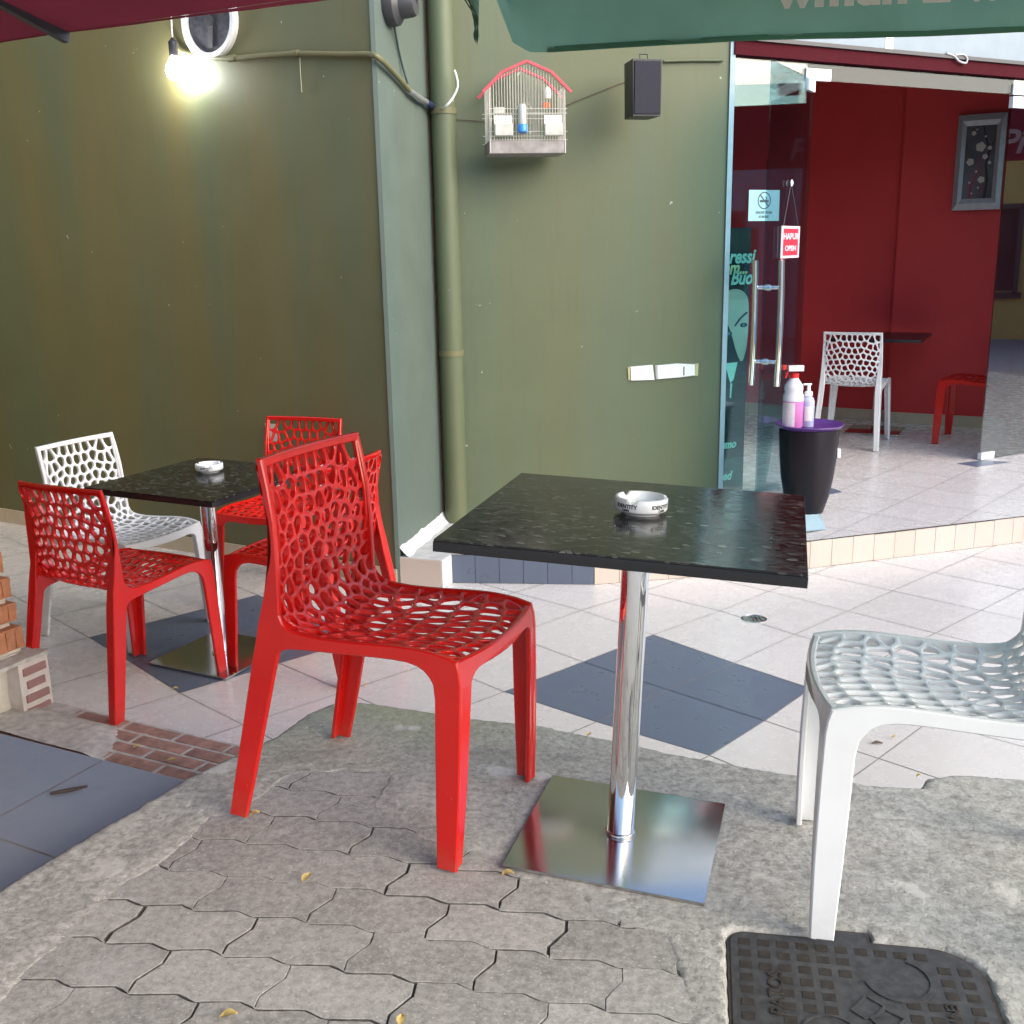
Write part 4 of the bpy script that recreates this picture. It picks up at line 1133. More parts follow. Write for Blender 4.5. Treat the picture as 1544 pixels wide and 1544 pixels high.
# hanging open sign on the leaf
fl_ = frame((0, 0, 0), ld, ln)
if fl_.col[2].to_3d().dot(CAM - F0) < 0: fl_ = frame((0, 0, 0), -ld, -ln)
lside = ln if ln.dot(CAM - F0) > 0 else -ln
def on_leaf(px, py, off=.012): return onp(px, py, F0 + lside * off, ln)
c_ = on_leaf(1191, 365)
xaxis = fl_.col[0].to_3d()
wv = (on_leaf(1205, 365) - on_leaf(1178, 365)).dot(xaxis); hv = on_leaf(1191, 341).z - on_leaf(1191, 389).z
fl2 = fl_
os_ = thing('open_sign', 'red HAPUR OPEN sign hanging by strings on the tinted door leaf', 'sign', c_)
wv = abs(wv)
flat(-wv / 2, wv / 2, -hv / 2, hv / 2, 0, .004, fl2).build('border', MT['sign_pink'], os_)
flat(-wv * .41, wv * .41, -hv * .42, hv * .42, .004, .005, fl2).build('panel', MT['sign_red'], os_)
text('lettering', 'HAPUR', hv * .27, fl2 @ Matrix.Translation((0, hv * .17, .0054)), MT['sign_pink'], os_, .0003, .0012, sx=wv * .8 / (hv * .27 * 3.1))
text('lettering', 'OPEN', hv * .22, fl2 @ Matrix.Translation((0, -hv * .20, .0054)), MT['sign_pink'], os_, .0003, .0012, sx=wv * .62 / (hv * .22 * 2.6))
hk = on_leaf(1193, 276) - c_
MB().tube([fl2 @ Vector((-wv * .42, hv * .48, .003)), hk], .0012, 6).tube([fl2 @ Vector((wv * .42, hv * .48, .003)), hk], .0012, 6).build('strings', MT['grey_ink'], os_)
MB().lathe([(.016, 0), (.018, .004), (.010, .009), (.0001, .012)], 20, hk, axis=fl2.to_3x3()).build('suction_cup', MT['white_metal'], os_, smooth=50)

# poster behind the fixed pane
MT['poster_dark'] = simple('poster_dark_ink', (.012, .016, .018), .4, var=.1, scale=6)
def m_skin():
    m_, nt, b = mat('poster_skin_print'); v = coord(nt); f = noise_t(nt, v, 3, 2)
    L(nt, ramp(nt, f, [(.3, (.34, .36, .29)), (.7, (.50, .50, .42))]), b.inputs['Base Color']); b.inputs['Roughness'].default_value = .4; return m_
MT['poster_skin'] = m_skin(); MT['poster_teal'] = simple('poster_teal_print', (.06, .22, .26), .4, var=.1, scale=5); MT['poster_mint'] = simple('poster_mint_print', (.42, .75, .62), .4)
MT['poster_yellow'] = simple('poster_lime_print', (.62, .78, .42), .4)
pc = onp(1109, 540, gx(1.5, -.10), gn)
ps = thing('cafe_poster', 'tall coffee poster with a close-up face behind the fixed glass pane', 'poster', pc)
ppx = lambda px, py: fm.inverted() @ (onp(px, py, gx(1.5, -.10), gn) - pc)
tl = ppx(1133, 343); br_ = ppx(1117, 738); xw = tl.x; yt = tl.y; yb = br_.y
x0_ = xw - .24
flat(x0_, xw, yb, yt, -.004, 0, fm).build('sheet', MT['poster_dark'], ps)
def polyflat(pts, z, name, m):
    n = len(pts); MB().add([fm @ Vector((x, y, z)) for x, y in pts], [tuple(range(n))]).build(name, m, ps)
Q = lambda *pp_: [tuple(ppx(*q)[:2]) for q in pp_]
skin = catmull([Vector((*q, 0)) for q in Q((1090, 440), (1112, 436), (1126, 446), (1129, 470), (1127, 510), (1124, 530), (1118, 545), (1110, 530), (1100, 495), (1090, 480))], 5)
polyflat([(v.x, v.y) for v in skin], .0006, 'face_print', MT['poster_skin'])
def ell(cx, cy, rx, ry, n=20): return [(cx + rx * math.cos(2 * math.pi * k / n), cy + ry * math.sin(2 * math.pi * k / n)) for k in range(n)]
for px, py, s2 in ((1121, 490, 1.0), (1099, 503, .9)):
    e_ = ppx(px, py)
    polyflat(ell(e_.x, e_.y, .026 * s2, .013 * s2), .0011, 'eye_print', MT['poster_dark']); polyflat(ell(e_.x, e_.y, .010 * s2, .010 * s2), .0016, 'iris_print', MT['poster_teal'])
polyflat(Q((1106, 492), (1114, 480), (1125, 470), (1128, 471), (1117, 481), (1109, 492)), .0011, 'brow_print', MT['poster_dark'])
polyflat(Q((1093, 548), (1112, 546), (1106, 572), (1101, 578)), .0012, 'glass_print', MT['poster_mint']); polyflat(Q((1101, 578), (1104, 578), (1102, 600), (1100, 600)), .0012, 'stem_print', MT['poster_mint'])
polyflat([(x0_, yb), (xw, yb), (xw, yb + (yt - yb) * .13), (x0_, yb + (yt - yb) * .13)], .0006, 'footer_print', simple('poster_footer_print', (.02, .07, .08), .4))
def ptext(s, px, py, size, m, al='RIGHT', sh=.25): q = ppx(px, py); text('lettering', s, size, fm @ Matrix.Translation((q.x, q.y, .002)), m, ps, .0003, .003, sh, .92, al)
ptext('Espressi', 1137, 387, .105, MT['poster_mint']); ptext('Crem...', 1127, 404, .10, MT['poster_yellow']); ptext('è Buo', 1134, 419, .105, MT['poster_mint'])
ptext('Vino Fumo', 1109, 669, .065, MT['poster_mint']); ptext('oed', 1102, 717, .07, MT['poster_mint'])

# interior -------------------------------------------------------------
I0 = Vector((2.716, 8.816, 0)); Idir = Vector((1.026, -.597, 0)).normalized(); In = Vector((-Idir.y, Idir.x, 0)); In = In if In.y < 0 else -In
seam = I0 + Idir * .42
rw_ = thing('interior_wall', 'red interior back wall with a cream skirting, seen through the open door', 'wall', (I0.x, I0.y, PZ))
a = seam; b_ = I0 + Idir * 2.15
relb(MB().slab([a + Vector((0, 0, PZ)), b_ + Vector((0, 0, PZ)), b_ + Vector((0, 0, 2.7)), a + Vector((0, 0, 2.7))], -In, .25), 'red_face', MT['red_wall'], rw_)
a2 = I0 - Idir * 2.6 - In * .07; b2_ = seam - In * .07
relb(MB().slab([a2 + Vector((0, 0, PZ)), b2_ + Vector((0, 0, PZ)), b2_ + Vector((0, 0, 2.7)), a2 + Vector((0, 0, 2.7))], -In, .18), 'red_face', MT['red_wall'], rw_)
s1 = MB(); a3 = a + In * .012; b3 = b_ + In * .012
s1.slab([a3 + Vector((0, 0, PZ)), b3 + Vector((0, 0, PZ)), b3 + Vector((0, 0, PZ + .09)), a3 + Vector((0, 0, PZ + .09))], -In, .03)
a3 = a2 + In * .012; b3 = b2_ + In * .012 - Idir * .002
s1.slab([a3 + Vector((0, 0, PZ)), b3 + Vector((0, 0, PZ)), b3 + Vector((0, 0, PZ + .09)), a3 + Vector((0, 0, PZ + .09))], -In, .03)
relb(s1, 'skirting', MT['cream'], rw_)
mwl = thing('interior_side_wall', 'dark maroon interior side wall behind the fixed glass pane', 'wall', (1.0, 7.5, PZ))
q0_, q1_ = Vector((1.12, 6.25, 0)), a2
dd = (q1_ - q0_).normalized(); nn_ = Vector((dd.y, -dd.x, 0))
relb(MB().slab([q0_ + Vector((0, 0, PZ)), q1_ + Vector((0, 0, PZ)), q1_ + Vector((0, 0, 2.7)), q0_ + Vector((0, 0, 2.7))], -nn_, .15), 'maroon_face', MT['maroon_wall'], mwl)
c_i = thing('interior_ceiling', 'plain ceiling of the red room', 'ceiling', (2.5, 7.5, 2.62))
cp = [gx(xl - .05, -.06), gx(xe, -.06), Vector((6.2, 10.2, 0)), Vector((.2, 10.4, 0)), Vector((.95, 6.1, 0))]
relb(MB().prism([(p_.x, p_.y) for p_ in cp], 2.62, 2.75), 'ceiling_face', MT['interior_white'], c_i)
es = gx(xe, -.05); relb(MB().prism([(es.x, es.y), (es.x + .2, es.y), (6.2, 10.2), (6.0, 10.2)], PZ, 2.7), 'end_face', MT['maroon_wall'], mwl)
# framed picture on the red wall
pl0 = I0 + In * .03
pt = lambda px, py: onp(px, py, I0 + In * .045, In)
A_, B_, C_, D_ = pt(1436, 315), pt(1505, 318), pt(1522, 171), pt(1445, 172)
cen = (A_ + B_ + C_ + D_) / 4; w_ = ((B_ - A_).dot(Idir) + (C_ - D_).dot(Idir)) / 2; h_ = (D_.z + C_.z - A_.z - B_.z) / 2
pf_ = thing('framed_picture', 'framed picture of pale blossoms on a branch hung on the red interior wall', 'picture', cen)
fi_ = frame((0, 0, 0), Idir, In)
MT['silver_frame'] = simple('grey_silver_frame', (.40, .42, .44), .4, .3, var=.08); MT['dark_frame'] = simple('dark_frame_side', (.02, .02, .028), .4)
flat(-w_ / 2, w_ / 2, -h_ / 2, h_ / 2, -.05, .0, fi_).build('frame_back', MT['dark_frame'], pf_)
fb = MB(); iw, ih = w_ * .31, h_ * .38
O = [(-w_ / 2, -h_ / 2), (w_ / 2, -h_ / 2), (w_ / 2, h_ / 2), (-w_ / 2, h_ / 2)]; I_ = [(-iw, -ih), (iw, -ih), (iw, ih), (-iw, ih)]
mid_ = [((a * .45 + c * .55), (b * .45 + d * .55)) for (a, b), (c, d) in zip(O, I_)]
for P1, z1, P2, z2 in ((O, .001, mid_, .022), (mid_, .022, I_, .008)):
    for k in range(4):
        j = (k + 1) % 4; fb.add([fi_ @ Vector((*P1[k], z1)), fi_ @ Vector((*P1[j], z1)), fi_ @ Vector((*P2[j], z2)), fi_ @ Vector((*P2[k], z2))], [(0, 1, 2, 3)])
fb.build('frame', MT['silver_frame'], pf_)
flat(-iw, iw, -ih, ih, .001, .003, fi_).build('print', simple('grey_print', (.07, .072, .085), .5, var=.5, scale=4), pf_)
MT['blossom'] = simple('pale_blossom_print', (.52, .47, .44), .6); MT['branch'] = simple('dark_branch_print', (.02, .012, .014), .6); MT['pink_branch'] = simple('crimson_branch_print', (.32, .02, .06), .6)
br = MB()
def strip(pts, w0, w1, mbx, z):
    P = [Vector(p) for p in pts]; n = len(P)
    for k in range(n - 1):
        a, b2 = P[k], P[k + 1]; d_ = (b2 - a).normalized(); nn = Vector((-d_.y, d_.x)); wa = w0 + (w1 - w0) * k / (n - 1); wb = w0 + (w1 - w0) * (k + 1) / (n - 1)
        mbx.add([fi_ @ Vector((*q, z)) for q in (a - nn * wa, b2 - nn * wb, b2 + nn * wb, a + nn * wa)], [(0, 1, 2, 3)])
U = lambda x, y: (x * iw, y * ih)
strip([U(.5, -1), U(.62, -.5), U(.45, -.1), U(.6, .3), U(.3, .7), U(.1, 1)], .03 * w_, .012 * w_, br, .0036); strip([U(.6, .2), U(.8, .5), U(.95, .7)], .015 * w_, .006 * w_, br, .0036)
br.build('branch_print', MT['branch'], pf_)
b2 = MB(); strip([U(-.55, -1), U(-.35, -.6), U(.0, -.2), U(-.05, .2)], .022 * w_, .008 * w_, b2, .004); strip([U(-.4, -.9), U(-.55, -.5), U(-.3, -.2)], .012 * w_, .006 * w_, b2, .004); strip([U(.2, -.9), U(.3, -.4), U(.25, 0)], .012 * w_, .005 * w_, b2, .004)
b2.build('twig_print', MT['pink_branch'], pf_)
for x, y, r in ((.02, .42, .17), (.62, .38, .075), (.36, .15, .095), (-.6, .02, .13), (-.5, .8, .08), (.22, -.48, .12), (.68, -.02, .06), (-.15, -.25, .04), (.05, -.7, .035), (-.35, -.85, .035), (.3, .7, .035), (-.3, .9, .03), (-.55, -.55, .04)):
    bl = MB()
    for k in range(5):
        a = 2 * math.pi * k / 5 + x * 3; c2 = U(x, y); rr = r * w_ * .6
        bl.add([fi_ @ Vector((c2[0] + rr * .55 * math.cos(a) + rr * .5 * math.cos(t), c2[1] + rr * .55 * math.sin(a) + rr * .5 * math.sin(t), .0046 + .0002 * k)) for t in [2 * math.pi * i / 10 for i in range(10)]], [tuple(range(10))])
    bl.build('blossom_print', MT['blossom'], pf_)

# ------------------------------------------------------------------ bin, bottles, cloth on the platform
bp = onz(1214, 771, PZ); by = bp.y
zr_ = aty(1212, 645, by).z
bn_ = thing('tapered_bin', 'tall tapered black plastic bin standing in the shop doorway', 'bin', (bp.x, bp.y, PZ))
H_ = zr_ - PZ; sc_p = 1.0 / (FPX / (by * 1.03))
rt_ = 86 * sc_p / 2; rb_ = 52 * sc_p / 2
MB().lathe([(rb_ * .95, 0), (rb_, .004), (rb_ + (rt_ - rb_) * .42, H_ * .2), (rb_ + (rt_ - rb_) * .72, H_ * .42), (rb_ + (rt_ - rb_) * .92, H_ * .68), (rt_ * 1.01, H_ - .01), (rt_, H_), (rt_ * .97, H_)], 48).build('bucket', simple('glossy_black_plastic', (.010, .007, .011), .38, spec=.3), bn_, smooth=50)
MB().box((rt_ * .93, -.06, H_ * .72), (.02, .03, .05), bev=.004).build('side_tag', MT['white_plastic'], bn_)
MT['purple'] = simple('purple_plastic', (.11, .045, .22), .28, var=.08)
tr_ = thing('purple_tray', 'round purple plastic tray on top of the black bin', 'tray', (bp.x, bp.y, PZ + H_))
rt2 = 99 * sc_p / 2
MB().lathe([(rt_ * .9, .001), (rt2 * .9, .003), (rt2, .020), (rt2 - .001, .024), (rt2 - .006, .024), (rt2 * .86, .008), (.001, .0075)], 48).build('tray_body', MT['purple'], tr_, smooth=50)
MT['pink_liquid'] = simple('pink_liquid_bottle', (.62, .20, .48), .2, var=.05); MT['milky'] = simple('milky_plastic', (.72, .72, .78), .25, var=.04); MT['label_pink'] = simple('pale_label', (.72, .62, .66), .5, var=.12, scale=40); MT['red_trigger'] = simple('red_trigger_plastic', (.60, .02, .02), .3)
zb_ = PZ + H_ + .009; sb_x = aty(1194, 632, by - .02)
sb_ = thing('spray_bottle', 'white spray bottle with pink liquid and a red trigger head', 'bottle', (sb_x.x, by - .03, zb_))
hz = aty(1194, 546, by).z - zb_; r0 = 30 * sc_p / 2
MB().lathe([(r0 * .9, 0), (r0, .006), (r0, hz * .42)], 28).build('liquid', MT['pink_liquid'], sb_, smooth=50)
MB().lathe([(r0, hz * .42), (r0, hz * .50), (r0 * .84, hz * .55), (r0 * .92, hz * .60), (r0 * .85, hz * .66), (r0 * .45, hz * .75), (r0 * .40, hz * .78)], 28).build('shoulder', MT['milky'], sb_, smooth=50)
lab = MB(); K = 24
for k in range(K):
    a0_, a1_ = -math.pi * .98 + k * (1.45 / K), -math.pi * .98 + (k + 1) * (1.45 / K)
    lab.add([((r0 + .0006) * math.cos(t), (r0 + .0006) * math.sin(t), z) for t, z in ((a0_, .012), (a1_, .012), (a1_, hz * .40), (a0_, hz * .40))], [(0, 1, 2, 3)])
lab.build('label_sheet', MT['label_pink'], sb_)
MB().lathe([(r0 * .44, hz * .77), (r0 * .44, hz * .84)], 20).build('collar', MT['red_trigger'], sb_, smooth=40)
MB().box((.006, 0, hz * .915), (r0 * 1.5, r0 * .6, hz * .09), bev=.006).build('spray_head', MT['white_plastic'], sb_, smooth=50)
tg = MB(); tg.box((-r0 * 1.0, 0, hz * .93), (.022, .016, .026), bev=.003); tg.box((-r0 * .72, 0, hz * .84), (.010, .014, .055), Matrix.Rotation(.35, 3, 'Y'), bev=.003); tg.build('trigger', MT['red_trigger'], sb_, smooth=50)
g_x = aty(1218, 634, by - .02)
gb_ = thing('sanitizer_bottle', 'small clear sanitizer pump bottle beside the spray bottle', 'bottle', (g_x.x, by - .01, zb_))
hz = aty(1218, 577, by).z - zb_; r0 = 19 * sc_p / 2
MB().lathe([(r0 * .95, 0), (r0, .004), (r0, hz * .58), (r0 * .8, hz * .66), (r0 * .42, hz * .70)], 24).build('bottle_body', simple('pale_blue_clear_plastic', (.42, .44, .60), .12, var=.1), gb_, smooth=50)
MB().lathe([(r0 * .62, hz * .70), (r0 * .62, hz * .80), (r0 * .3, hz * .82), (r0 * .25, hz * .95)], 18).box((-.008, 0, hz * .97), (.045, .013, .010), bev=.003).build('pump', MT['white_plastic'], gb_, smooth=50)
lab = MB()
for k in range(8):
    a0_, a1_ = -2.3 + k * .15, -2.3 + (k + 1) * .15
    lab.add([((r0 + .0006) * math.cos(t), (r0 + .0006) * math.sin(t), z) for t, z in ((a0_, hz * .15), (a1_, hz * .15), (a1_, hz * .48), (a0_, hz * .48))], [(0, 1, 2, 3)])
lab.build('label_sheet', MT['white_plastic'], gb_)
# pale blue floor cloth under the bin
cl_ = MB(); P_ = [onz(*q, PZ) for q in ((1180, 770), (1228, 768), (1238, 780), (1246, 799), (1232, 802), (1215, 806), (1180, 806))]
cc = sum(P_, Vector()) / len(P_); K = 8; n = len(P_)
for k in range(n):
    for r in range(K):
        q = []
        for a, f in ((k, r), (k + 1, r), (k + 1, r + 1), (k, r + 1)):
            p_ = cc.lerp(P_[a % n], f / K); z = PZ + .004 + .010 * max(0, noise.noise(Vector((p_.x * 14, p_.y * 14, 1)))) * (f / K) + (.012 * max(0, math.sin(p_.x * 60)) if f == K else 0)
            q.append((p_.x, p_.y, z))
        cl_.add(q, [(0, 1, 2, 3)])
tag(cl_.build('floor_cloth', simple('pale_blue_cloth', (.45, .62, .66), .8, var=.06), smooth=60, weld=True), 'pale blue cloth lying on the platform under the black bin', 'cloth')

# ------------------------------------------------------------------ birdcage
cy_ = 5.50; S = 5.5 / FPX * 1.02
c0 = aty(796, 231, cy_); bc = thing('birdcage', 'small white wire birdcage with a red roof edge hung on the olive facade', 'birdcage', (c0.x, c0.y, c0.z), .13)
wireM = simple('off_white_wire', (.52, .50, .44), .4); MT['wire'] = wireM
hw = 53 * S; dep = .22; trh = 17 * S
MB().box((0, dep / 2, trh / 2), (hw * 2.06, dep, trh), bev=.003).build('tray', simple('weathered_grey_tray', (.28, .255, .24), .6, var=.3, scale=18), bc)
roof = [(-62, 83), (-58, 84), (-34, 106), (0, 121), (34, 106), (58, 84), (62, 83)]
def rz(x):
    return lerp_tab([(-62, 80), (-34, 106), (0, 120), (34, 106), (62, 80)], x) * S
wr_ = MB()
for face_y in (0.0, dep):
    for k in range(-13, 14):
        x = k * hw / 13.5; wr_.tube([(x, face_y, trh), (x, face_y, rz(x / S) - .004)], .0014 if face_y == 0 else .0011, 6)
    for z in (trh + .003, trh + 12 * S, 59 * S, 53 * S): wr_.tube([(-hw - .012, face_y, z), (hw + .012, face_y, z)], .0016, 6)
for sx_ in (-1, 1):
    wr_.tube([(sx_ * hw, 0, 0), (sx_ * hw, 0, rz(hw / S))], .003, 8)
    for k in range(1, 10): wr_.tube([(sx_ * hw, dep * k / 10, trh), (sx_ * hw, dep * k / 10, rz(53))], .0012, 6)
for k in range(-12, 13):
    x = k * 4.6 * S; wr_.tube([(x, 0, rz(x / S) - .004), (x, dep, rz(x / S) - .004)], .0011, 5)
for r_ in (8, 5): wr_.tube([(r_ * 1.4 * S * math.cos(t) - .002, .10, 59 * S + r_ * 1.4 * S * math.sin(t)) for t in [math.pi * i / 12 for i in range(13)]], .0015, 6)
wr_.build('wires', wireM, bc, smooth=50)
rfm = simple('faded_red_plastic', (.45, .06, .08), .45, var=.15)
xs_ = [-62, -34, 0, 34, 62]
for face_y in (-.004, dep):
    rf_ = MB()
    for a, b2 in zip(xs_, xs_[1:]):
        P = Vector((a * S, face_y, rz(a) + .002)); Q2 = Vector((b2 * S, face_y, rz(b2) + .002)); d_ = (Q2 - P).normalized()
        rf_.box((P + Q2) / 2, ((Q2 - P).length + .002, .010, .015), Matrix((d_, Vector((0, 1, 0)), d_.cross(Vector((0, 1, 0))))).transposed(), bev=.002)
    rf_.build('roof_edge', rfm, bc)
fdm = simple('cloudy_feeder_plastic', (.50, .50, .44), .3, var=.15)
for x in (-34, 36):
    g2 = MB(); g2.box((x * S, -.012, 31 * S), (25 * S, .03, 16 * S), bev=.004); g2.build('feeder_cup', fdm, bc)
    MB().box((x * S, .004, 43 * S), (25 * S, .012, 14 * S), bev=.001).build('feeder_door', simple('white_feeder_door', (.75, .76, .74), .5), bc)
MB().box((-39 * S, .01, 57 * S), (15 * S, .02, 8 * S), bev=.002).build('feeder_box', fdm, bc)
MB().lathe([(6 * S, 0), (6 * S, 24 * S), (4.5 * S, 27 * S)], 18, (-8 * S, -.018, 37 * S)).build('water_tube', simple('grey_clear_tube', (.45, .46, .43), .15), bc, smooth=50)
MB().lathe([(4 * S, 0), (7 * S, 2 * S), (7 * S, 11 * S), (6.2 * S, 12 * S)], 18, (-8 * S, -.018, 26 * S)).build('water_cap', simple('blue_plastic_cap', (.04, .24, .62), .35), bc, smooth=50)
MB().lathe([(5 * S, 0), (5.5 * S, 6 * S), (4.5 * S, 13 * S), (.001, 17 * S)], 16, (30 * S, .03, 73 * S)).build('cuttlebone', simple('ivory_cuttlebone', (.80, .76, .66), .6), bc, smooth=50)
MB().box((28 * S, .02, 64 * S), (10 * S, .02, 7 * S), bev=.003).build('clip', simple('orange_clip', (.75, .13, .02), .4), bc)

# speaker
sp_c = aty(976, 132, 5.52)
sk_ = thing('wall_speaker', 'small black box speaker fixed high on the olive facade', 'speaker', (sp_c.x, sp_c.y, sp_c.z), .22)
w2, h2, d2 = .150, .262, .16
bx_ = MB(); P = []
for z, k in ((-h2 / 2, .95), (h2 / 2, 1.0)):
    P += [(-w2 / 2 * k, 0, z), (w2 / 2 * k, 0, z), (w2 / 2 * .86 * k, d2, z), (-w2 / 2 * .86 * k, d2, z)]
bx_.add(P, [(0, 1, 5, 4), (1, 2, 6, 5), (2, 3, 7, 6), (3, 0, 4, 7), (0, 3, 2, 1), (4, 5, 6, 7)]); bx_.build('cabinet', MT['black_plastic'], sk_)
MB().box((0, -.004, 0), (w2 * .9, .008, h2 * .93), bev=.003).build('grille', simple('dark_grille_cloth', (.012, .012, .022), .8), sk_)
MB().box((0, d2 + .04, .05), (.03, .10, .03)).build('bracket', MT['dark_metal'], sk_)
MB().tube([(-.02, .05, h2 / 2), (-.02, .06, h2 / 2 + .03), (.02, .06, h2 / 2 + .03), (.02, .05, h2 / 2)], .003, 6).build('carry_loop', MT['dark_metal'], sk_)
# speaker wire and trunking
def on_f(px, py, off=.006): return onp(px, py, C1 + fn * off, fn)
wm = simple('brown_thin_cable', (.10, .055, .04), .6)
P_ = [on_f(*q) for q in ((668, 178), (700, 181), (735, 183), (800, 188), (840, 166), (870, 152), (905, 138), (930, 128), (948, 122))]
tag(MB().tube(catmull(P_, 4), .002, 6).build('speaker_wire', wm, smooth=50), 'thin brown wire running behind the birdcage to the speaker', 'cable')
P_ = [on_f(*q, .012) for q in ((1001, 92), (1045, 91), (1090, 91))]
tag(MB().tube(P_, .008, 8).build('cable_trunking', MT['olive2'], smooth=50), 'short olive cable trunking right of the speaker', 'conduit')
# filled wall box with pale paper
cbx = on_f(1000, 561, .0); wb = thing('wall_patch', 'pale wrapped strip covering a socket hole low on the olive facade', 'wall patch', cbx)
wp = simple('crumpled_white_sheet', (.80, .79, .76), .55, var=.05, scale=30); yl = simple('yellowed_tape', (.45, .42, .22), .5)
ff_ = frame((0, 0, 0), fd, fn)
Pq = [ff_.inverted() @ (on_f(*q, 0) - cbx) for q in ((950, 574), (949, 553), (984, 550), (987, 573))]
def pad(Pq, t, name, m):
    b4 = MB(); q = [Vector((p_.x, p_.y, 0)) for p_ in Pq]; c4 = sum(q, Vector()) / len(q)
    q2 = [c4.lerp(p_, .93) + Vector((0, 0, t)) for p_ in q]; n = len(q)
    b4.add([ff_ @ p_ for p_ in q + q2], [(i, (i + 1) % n, (i + 1) % n + n, i + n) for i in range(n)] + [tuple(range(n, 2 * n))]); b4.build(name, m, wb)
pad(Pq, .012, 'sheet', wp)
pad([ff_.inverted() @ (on_f(*q, 0) - cbx) for q in ((989, 572), (988, 551), (1020, 548), (1048, 549), (1048, 566), (1025, 569))], .014, 'sheet', wp)
pad([ff_.inverted() @ (on_f(*q, 0) - cbx) for q in ((1047, 567), (1048, 548), (1053, 548), (1052, 567))], .006, 'tape', yl)
pad([ff_.inverted() @ (on_f(*q, 0) - cbx) for q in ((947, 573), (946, 554), (949.5, 553), (950, 574))], .006, 'tape', yl)
pad([ff_.inverted() @ (on_f(*q, 0) - cbx) for q in ((1029, 566), (1029, 552), (1031, 552), (1031, 566))], .0152, 'stitch', MT['grey_ink'])

# ------------------------------------------------------------------ left wall fittings
def on_l(px, py, off=.01): return onp(px, py, C0 + wn * off, wn)
sn = Vector(((C1 - C0).y, -(C1 - C0).x, 0)).normalized()
def on_s(px, py, off=.01): return onp(px, py, C0 + sn * off, sn)
gal = simple('galvanised_metal', (.62, .64, .66), .3, .8)
cond = thing('conduit_pipe', 'olive painted conduit running from the round vent over the sky-tinted wall corner', 'conduit', on_l(345, 87, .02))
o_ = cond.location.copy()
P_ = [on_l(*q, .02) - o_ for q in ((262, 60), (272, 76), (295, 84), (345, 88), (400, 84), (450, 81), (520, 82), (556, 82))] + [on_s(*q, .025) - o_ for q in ((572, 88), (596, 112), (618, 137))]
MB().tube(catmull(P_, 5), .0125, 10).build('pipe', MT['olive'], cond, smooth=50)
P2 = [on_s(*q, .028) - o_ for q in ((618, 137), (632, 148), (645, 155))]
MB().tube(P2, [.014, .017, .014], 10).build('coupling', gal, cond, smooth=50)
P3 = [on_s(*q, .035) - o_ for q in ((645, 155), (655, 163), (663, 169))]
MB().tube(P3, [.015, .02, .016], 10).build('taped_joint', simple('blue_black_tape', (.02, .025, .07), .4), cond, smooth=50)
P4 = [on_s(660, 166, .05) - o_] + [aty(*q, 5.52) - o_ for q in ((672, 160), (683, 147), (690, 130), (688, 115), (685, 106))]
MB().tube(catmull(P4, 5), .006, 8).build('white_cable', MT['white_plastic'], cond, smooth=50)
for q in ((350, 88), (445, 81)): a = on_l(*q, .02) - o_; MB().tube([a - wd * .02, a + wd * .02], .016, 10).build('clip', MT['olive'], cond, smooth=50)
hr = thing('cable_fitting', 'dark round cable fitting high on the sky-tinted wall corner', 'fitting', on_s(590, 8, .02))
o_ = hr.location.copy(); Qm = frame((0, 0, 0), (C1 - C0).normalized(), sn).to_3x3()
MB().lathe([(.085, -.02), (.09, .0), (.085, .03), (.06, .05), (.055, .10), (.048, .115), (.02, .118), (.018, .112), (.001, .112)], 32, axis=Qm).build('fitting_body', MT['dark_metal'], hr, smooth=40)
MB().tube(catmull([on_s(592, 25, .02) - o_, on_s(600, 70, .012) - o_, on_s(607, 100, .015) - o_, on_s(615, 127, .03) - o_], 5), .005, 8).build('cable', simple('dark_teal_cable', (.02, .045, .05), .5), hr, smooth=50)
# wall vent
vc = on_l(316, 32, .012)
vt = thing('round_vent', 'round white framed vent high on the olive wall behind the light bulb', 'vent', vc)
Ql = frame((0, 0, 0), -wd, wn).to_3x3(); rr = .172
MB().lathe([(rr * .80, -.01), (rr * .80, .012), (rr * .84, .02), (rr * .95, .02), (rr, .010), (rr, -.01)], 48, axis=Ql, capb=False, capt=False).build('ring', simple('off_white_ring', (.72, .72, .70), .5, var=.1), vt, smooth=40)
MB().lathe([(rr * .82, -.004), (.001, -.004)], 40, axis=Ql).build('mesh_disc', simple('dark_grey_mesh', (.13, .13, .15), .5, var=.25, scale=60), vt)
fb_ = MB()
for k in range(3): a = k * 2.1 + .4; fb_.box(Ql @ Vector((math.cos(a) * .06, math.sin(a) * .06, -.002)), (.11, .05, .006), Ql @ Matrix.Rotation(a, 3, 'Z') @ Matrix.Rotation(.3, 3, 'X'))
fb_.lathe([(.028, -.004), (.028, .012), (.001, .014)], 20, axis=Ql); fb_.build('fan', MT['dark_metal'], vt)
tag(MB().tube([on_l(452, 86, .015), on_l(453, 110, .012), on_l(455, 139, .006)], .0022, 6).build('hanging_string', simple('pale_string', (.50, .47, .32), .8), smooth=50), 'short pale string hanging from the conduit on the olive wall', 'string')
